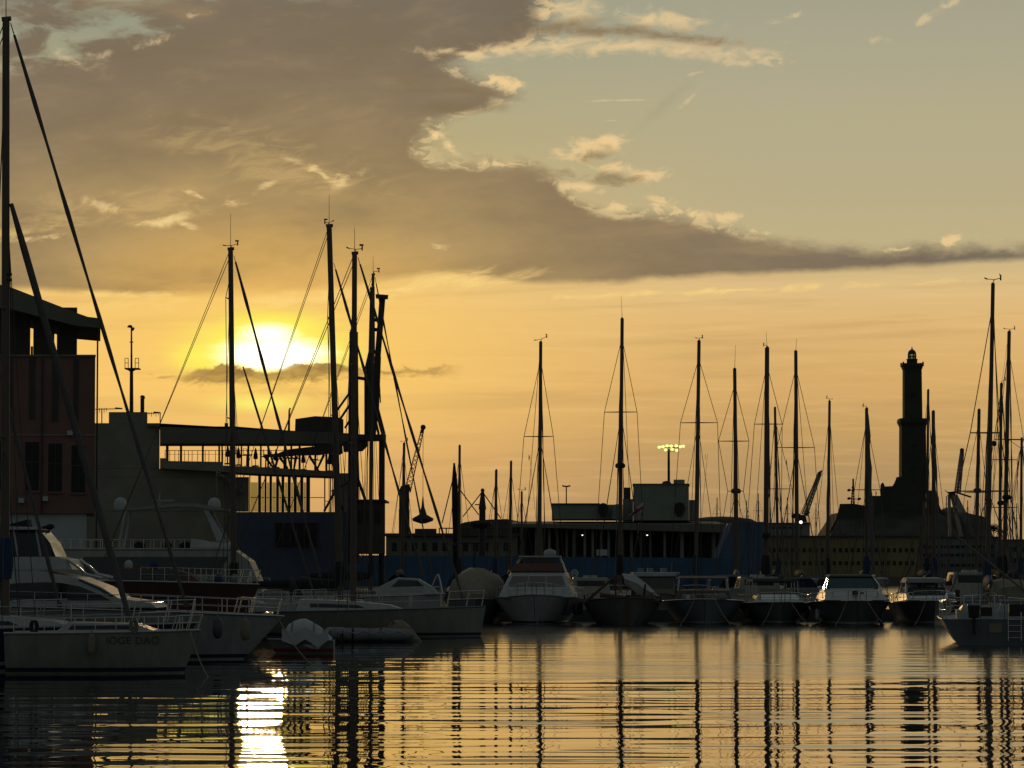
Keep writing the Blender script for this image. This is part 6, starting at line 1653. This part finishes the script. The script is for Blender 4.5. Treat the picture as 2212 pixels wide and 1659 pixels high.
def maroon_boat():
    D = 126.0
    X = lambda u: P(u, 1290, D).x; Z = lambda v: P(400, v, D).z
    x0 = X(205); L = X(560) - x0
    M = frame(x0, D, 0); lx = lambda u: X(u) - x0
    t = thing('motor_boat', 'maroon hulled motor boat with a white gunwale behind the large white yacht', 'motor boat', (X(380), D, 0), 'boats moored in the left foreground')
    H = Hull(0, L, 2.6, Z(1262), Z(1254), 0.9, 0.9, 0.4, 0.15, 2.4)
    H.make(M, t, mat('maroon_paint', (0.10, 0.045, 0.042), 0.4, var=0.2, coat=0.2), M_deck, M_white, rail=M_canwhite)
    m = MB(M); w = house(m, [(lx(240), Z(1256)), (lx(440), Z(1258)), (lx(415), Z(1240)), (lx(375), Z(1229)), (lx(245), Z(1228))], 1.05, 0.85); ca = m.build('cabin', M_canbrown, t, 0.03)
    m = MB(M); side_pane(m, [(lx(262), Z(1250)), (lx(405), Z(1250)), (lx(372), Z(1234)), (lx(262), Z(1234))], w); m.build('side_window', M_glass, ca)
    rails(M, t, H, 0.3, 0.95, 0.5, 9, 0.014); pulpit(M, t, H, 0.5, 0.88)
    for u in (280, 330, 470, 505):
        m = MB(M); m.lathe((lx(u), 0.3 if u % 20 else -0.4, Z(1229 if u < 400 else 1259)), [(0.1, 0), (0.16, 0.06), (0.14, 0.25), (0.04, 0.32)], 9); m.build('deck_gear', (M_canwhite, M_rubber, M_canblue, M_canbeige)[u % 4], t)
maroon_boat()

# right edge: grey sailboat stern on with an outboard and swim ladder
tH, MH, HH = sailboat('grey hulled sailboat at the right edge seen from its stern with gear on the pushpit', 2131, 121, 84, 10.5, 3.45, 0.98, (2145, 612, 9.5), 4.2, [(935, 2096, 2160), (1061, 2068, 2180)], hullm=mat('slate_paint', (0.13, 0.145, 0.16), 0.45, var=0.2), furl=0.05, vane=1, cover=M_canblue, boom=4.4, boom_z=0.9,
                        tr=0.95, fbs=0.86, stripe=M_navy)
def stern_gear():
    x = HH.xs
    m = MB(MH); 
    for y in (-0.92, -0.5): m.tube((x - 0.06, y, 0.15), (x - 0.05, y, 1.1), 0.022, n=6)
    for z in (0.25, 0.45, 0.65, 0.85): m.tube((x - 0.06, -0.92, z), (x - 0.06, -0.5, z), 0.018, n=5)
    m.build('swim_ladder', M_steel, tH)
    m = MB(MH); m.box((x - 0.05, -0.3, 0.42), (x - 0.006, 0.12, 0.72)); m.build('transom_plate', M_canbeige, tH)
    m = MB(MH); m.hexa([(x - 0.32, 0.45, 0.9), (x - 0.05, 0.45, 0.9), (x - 0.05, 0.8, 0.9), (x - 0.32, 0.8, 0.9), (x - 0.36, 0.42, 1.32), (x - 0.05, 0.42, 1.38), (x - 0.05, 0.83, 1.38), (x - 0.36, 0.83, 1.32)]); m.tube((x - 0.2, 0.62, 0.35), (x - 0.2, 0.62, 0.9), 0.06, n=6); m.build('outboard_motor', M_black, tH, 0.03)
    m = MB(MH); p = Vector((x + 0.2, 1.2, 1.55)); m.sausage(p, p + Vector((0, 0.25, 0.16)), [0.03, 0.1, 0.12, 0.05], 8); m.build('life_ring_bag', M_canwhite, tH)
    m = MB(MH); m.tube((x + 0.3, -1.4, 1.0), (x - 0.8, -2.6, 0.95), 0.03, n=5); m.tube((x + 2.6, 1.1, 3.6), (x - 0.1, -1.6, 1.35), 0.035, n=6); m.build('gangway_pole', M_alu, tH)
    m = MB(MH); m.box((x + 0.5, -1.05, 0.95), (x + 0.9, -0.55, 1.35)); m.box((x + 0.5, 0.0, 0.95), (x + 0.9, 0.4, 1.25)); m.build('locker', M_black, tH)
stern_gear()
sailboat('sailboat at the far right edge with a slim tall mast and a forked wind vane', 2168, 200, -90, 10.5, 3.3, 1.1, (2180, 716, 9), 4.2, [(949, 2148, 2212), (993, 2140, 2198), (1096, 2140, 2200)], vane=1, radar=1078, boom=3.8, cover=M_canvas)

# --- masts of the boats behind the row ------------------------------------
masts = [
    # label, ub, D, (ut, vt, w), spreaders, antenna, vane, fore shift, furl
    ('sailboat whose single mast rises left of the colonnade building', 1165, 184, (1168, 738, 8), [(943, 1132, 1196)], 0, 1, 0.35, 0.035),
    ('sailboat with the tall mast and long antenna above the flat roof', 1338, 186, (1344, 688, 8.5), [(890, 1305, 1376)], 1.2, 0, -0.75, 0.045),
    ('sailboat with mast and furled jib apart in a narrow V over the round window block', 1502, 188, (1510, 736, 8.5), [(913, 1470, 1550)], 0, 1, -0.6, 0.05),
    ('sailboat with its mast before the blue shelter and one bent spreader end', 1592, 190, (1587, 796, 8.5), [(953, 1552, 1618), (1061, 1572, 1606)], 1.3, 0, 0.3, 0.045),
    ('sailboat with a thick mast and drooping wind vane above the blue shelter', 1654, 192, (1657, 751, 11), [(916, 1630, 1690), (1162, 1612, 1688)], 0.9, -1, 0.3, 0.06),
    ('sailboat with a short mast touching the thick mast above the shelter', 1682, 236, (1674, 880, 6), [(1056, 1660, 1712)], 0, 0, 0.2, 0.05),
    ('sailboat with the straight mast and wide spreaders right of the blue shelter', 1722, 194, (1719, 758, 8.5), [(967, 1678, 1759)], 0.7, 0, 0.3, 0.05),
    ('sailboat with a plain mast between the leaning crane and the fort', 1787, 238, (1792, 866, 6.5), [], 0, -1, -0.5, 0.07),
    ('sailboat with a thick furled sail beside its mast left of the lighthouse hill', 1872, 204, (1872, 882, 8), [(1058, 1846, 1902)], 0, -1, 0.4, 0.17),
    ('sailboat with a thin dark mast in front of the lighthouse foot', 1986, 186, (1996, 1086, 7), [(1162, 1974, 1998)], 0, 0, 0.25, 0.03),
    ('sailboat with a slim mast close right of the lighthouse', 2002, 236, (2005, 842, 6), [], 0, 0, 0.2, 0.03),
    ('sailboat with a square topped mast second right of the lighthouse', 2018, 226, (2016, 888, 8.5), [], 0, 0, 0.2, 0.08),
    ('sailboat with a short furled mast left of the tall leaning mast at the right', 2107, 232, (2115, 884, 8), [(1064, 2084, 2132)], 0, 0, 0.4, 0.08),
    ('sailboat with a mid height mast between the two tallest masts at the right', 2158, 216, (2163, 828, 7), [], 0, 1, 0.3, 0.04),
    ('sailboat with a mast at the very right border', 2204, 214, (2207, 946, 6), [(950, 2180, 2230)], 0, 0, 0.3, 0.04),
    ('sailboat with a short mast just right of the derrick', 868, 238, (873, 957, 6.5), [], 0, 1, 0.3, 0.03),
    ('sailboat with a thick covered sail standing beside its mast left of the white cruiser', 991, 232, (993, 962, 6), [], 0, 0, 0.3, 0.03),
    ('sailboat with a low mast left of the pair near the colonnade building', 1069, 240, (1072, 1015, 6.5), [], 0, 0, 0.3, 0.03),
    ('sailboat with a plain short mast right of the low pair near the colonnade', 1101, 242, (1104, 996, 6), [], 0, 0, 0.3, 0.03),
    ('sailboat with the shortest mast beside the colonnade building', 1127, 246, (1127, 1062, 5), [], 0, 1, 0.3, 0.02),
]
for i, (lb, ub, D, mt, sp, an, va, fs, fu) in enumerate(masts):
    hd = -90 if i % 3 else 90
    hd += math.degrees(math.asin(max(-0.9, min(0.9, fs * 26 * PX(D) / 4.0)))) * (1 if hd < 0 else -1)
    hd += (-5, 3, 6, -3)[i % 4] * 0.5
    L = 10.5 if mt[1] < 830 else 9.0
    sailboat(lb, ub, D, hd, L, L * 0.31, 1.08, mt, L * 0.4, sp, hullm=(M_white, M_cream, M_navy, M_white, M_grey)[i % 5], furl=fu, antenna=an, vane=va, boom=L * 0.36, cover=(None, M_canvas, M_canblue)[i % 3], radar={3: 1064, 4: 1160, 6: 1118, 12: 1062, 13: 1090, 1: 1010}.get(i), burgee=i in (0, 2, 4, 6, 8), detail=i < 3, hood=(M_canvas if i % 2 else M_canblue))

# thick vertical sail cover beside the mast near u = 983
def standing_sail():
    D = 233.0
    o = [q for q in bpy.data.objects if q.get('label', '').startswith('sailboat with a thick covered sail')][0]
    m = MB(); m.sausage(P(989, 1290, D), P(981, 1000, D), [0.2, 0.26, 0.28, 0.26, 0.22, 0.24, 0.22, 0.18, 0.06], 10)
    m.build('sail_cover', M_canvas, o)
standing_sail()

# small davit with stays, on the quay between those masts
def davit():
    D = 284.0; p = P(1041, 1200, D)
    c = thing('quay_davit', 'small dark davit with crossed stays on the quay left of the colonnade', 'davit', (p.x, D, 1.13))
    m = MB(); m.tube((p.x, D, 1.135), P(1042, 1100, D), 0.3, 0.26, 8); m.tube(P(1042, 1100, D), P(1042.5, 1060, D), 0.32, 0.12, 8); m.ball(P(1042.5, 1059, D), 0.16, 8); m.build('post', M_iron, c)
    m = MB(); q = P(1038, 1127, D); m.lathe((q.x, D, P(0, 1140, D).z), [(0.6, 0), (0.9, 0.25), (0.95, 0.5), (0.3, 0.6)], 12); m.build('base', M_iron, c)
    m = MB()
    for a, b in (((1042, 1062), (1000, 1116)), ((995, 1060), (1034, 1112)), ((1042, 1062), (1082, 1120)), ((1026, 1090), (1042, 1090)), ((977, 1040), (955, 1130))): m.tube(P(*a, D), P(*b, D), 0.045, n=4)
    m.build('stay', M_iron, c)
davit()

# flag on a staff at the stern of the boat before the flat roof
def flag():
    D = 183.0
    a = P(1355, 1120, D)
    f = thing('flag', 'small white flag with a red cross hanging in front of the colonnade building', 'flag', (a.x, D, 0.9))
    m = MB(); m.tube((P(1349, 0, D).x, D, 0.95), P(1392, 1083, D), 0.03, n=6); m.build('staff', M_wood, f)
    def cloth(m, uv, y, e=0.012):
        n = len(uv)
        pts = [P(u, v, D + y + 0.10 * math.sin((u - 1358) * 0.35)) for u, v in uv]
        m.add(pts + [p + Vector((0, e, 0)) for p in pts], [tuple(range(n)), tuple(range(2 * n - 1, n - 1, -1))] + [(i, i + n, (i + 1) % n + n, (i + 1) % n) for i in range(n)])
    m = MB(); cloth(m, [(1357, 1114), (1368, 1105), (1378, 1094), (1390, 1084), (1389.5, 1096), (1387, 1105), (1376, 1112), (1364, 1117)], -0.05); cl = m.build('cloth', M_canwhite, f)
    m = MB(); cloth(m, [(1359, 1116), (1372, 1104), (1390, 1092), (1389.2, 1098), (1374, 1108), (1362, 1117)], -0.085, 0.02); cloth(m, [(1371, 1101.6), (1375, 1097.5), (1380, 1110), (1375.5, 1112)], -0.093, 0.02); m.build('red_cross', M_red, cl)
flag()

# black day-shape ball hoisted at the right
p = P(2147, 958, 205)
b = thing('signal_ball', 'black signal ball hoisted between the masts at the right', 'signal ball', (p.x, p.y, p.z - 0.2))
m = MB(); m.ball(p, 0.17, 14); m.build('ball', M_black, b)
m = MB(); m.tube(p + Vector((0, 0, 0.16)), P(2176, 740, 205), 0.008, n=4); m.tube(p - Vector((0, 0, 0.16)), (p.x, p.y, 1.1), 0.008, n=4); m.build('halyard', M_wire, b)

# far small sailing boats beyond the row: each a copy of one of a kind
def far_fleet():
    spots = [(1548, 470, 0.92), (1612, 500, 0.8), (1637, 455, 1.05), (1700, 480, 0.9), (1762, 520, 0.85), (1905, 540, 0.6), (2044, 470, 0.85), (2090, 500, 1.0), (2172, 480, 1.1), (2196, 520, 1.2), (1400, 500, 0.0)]
    kinds = ('far small sailboat %s, thin mast only just showing',)
    where = ['left of the blue shelter', 'behind the blue shelter', 'behind the right side of the blue shelter', 'right of the blue shelter', 'before the ochre warehouse, left end', 'before the ochre warehouse, middle', 'before the grey dock office, left end', 'before the grey dock office, middle', 'before the pale dock house', 'at the far right border']
    D0 = 480.0
    t, M, H = sailboat('far small sailboat ' + where[0] + ' with a hair thin mast', 1548, D0, -90, 9.0, 2.8, 1.0, (1549, 1075, 2.2), 3.4, [(1110, 1540, 1558)], furl=0.05, detail=False, boom=3.0, group='small sailboats far across the basin')
    base = Vector(t.location)
    for i, (u, D, s) in enumerate(spots[:10]):
        if i == 0: continue
        c = t.copy(); COL.objects.link(c); c['label'] = 'far small sailboat ' + where[i] + ' with a hair thin mast'
        c.location = (P(u, 1240, D).x, D, 0); c.rotation_euler = (0, 0, R((7 * i) % 20 - 10))
        for ch in list(t.children):
            k = ch.copy(); COL.objects.link(k); k.parent = c
            for g in ch.children:
                h = g.copy(); COL.objects.link(h); h.parent = k
far_fleet()

# separate panes, struts and legs become parts of their own
def split(o):
    me = o.data; n = len(me.vertices)
    par = list(range(n))
    def find(i):
        while par[i] != i: par[i] = par[par[i]]; i = par[i]
        return i
    for p in me.polygons:
        q = list(p.vertices); r = find(q[0])
        for i in q[1:]: par[find(i)] = r
    co = [tuple(v.co) for v in me.vertices]
    isl = {}
    for i in range(n): isl.setdefault(find(i), []).append(i)
    bs = [([min(co[i][k] for i in l) - 0.03 for k in range(3)], [max(co[i][k] for i in l) + 0.03 for k in range(3)], l) for l in isl.values()]
    g = list(range(len(bs)))
    def fg(i):
        while g[i] != i: i = g[i]
        return i
    for i in range(len(bs)):
        for j in range(i):
            if all(bs[i][0][k] <= bs[j][1][k] and bs[j][0][k] <= bs[i][1][k] for k in range(3)): g[fg(i)] = fg(j)
    groups = {}
    for i, b in enumerate(bs): groups.setdefault(fg(i), []).extend(b[2])
    if len(groups) < 2: return
    base = o.name.split('.')[0]
    for idx, l in enumerate(groups.values()):
        mp = {v: k for k, v in enumerate(l)}
        nm = bpy.data.meshes.new(base)
        ps = [p for p in me.polygons if p.vertices[0] in mp]
        nm.from_pydata([co[i] for i in l], [], [[mp[i] for i in p.vertices] for p in ps])
        nm.polygons.foreach_set('use_smooth', [p.use_smooth for p in ps]); nm.update()
        nm.materials.append(me.materials[0])
        if idx == 0: o.data = nm
        else:
            c = o.copy(); c.data = nm; COL.objects.link(c); c.parent = o.parent
for o in list(bpy.data.objects):
    if o.type == 'MESH' and o.parent and len(o.data.vertices) < 3000 and o.name.split('.')[0] in ('side_window', 'radar_arch', 'spreader_plate', 'hanger', 'steaming_light', 'window_pillar', 'bow_rail', 'brace', 'strut', 'bimini_frame',
            'wheelhouse_pillar', 'tie_bar', 'roof_gear', 'deck_chair', 'seat', 'locker', 'window', 'coaming_edge', 'pushpit', 'cockpit_coaming', 'cage_rail', 'red_cross', 'leg', 'transom'):
        split(o)
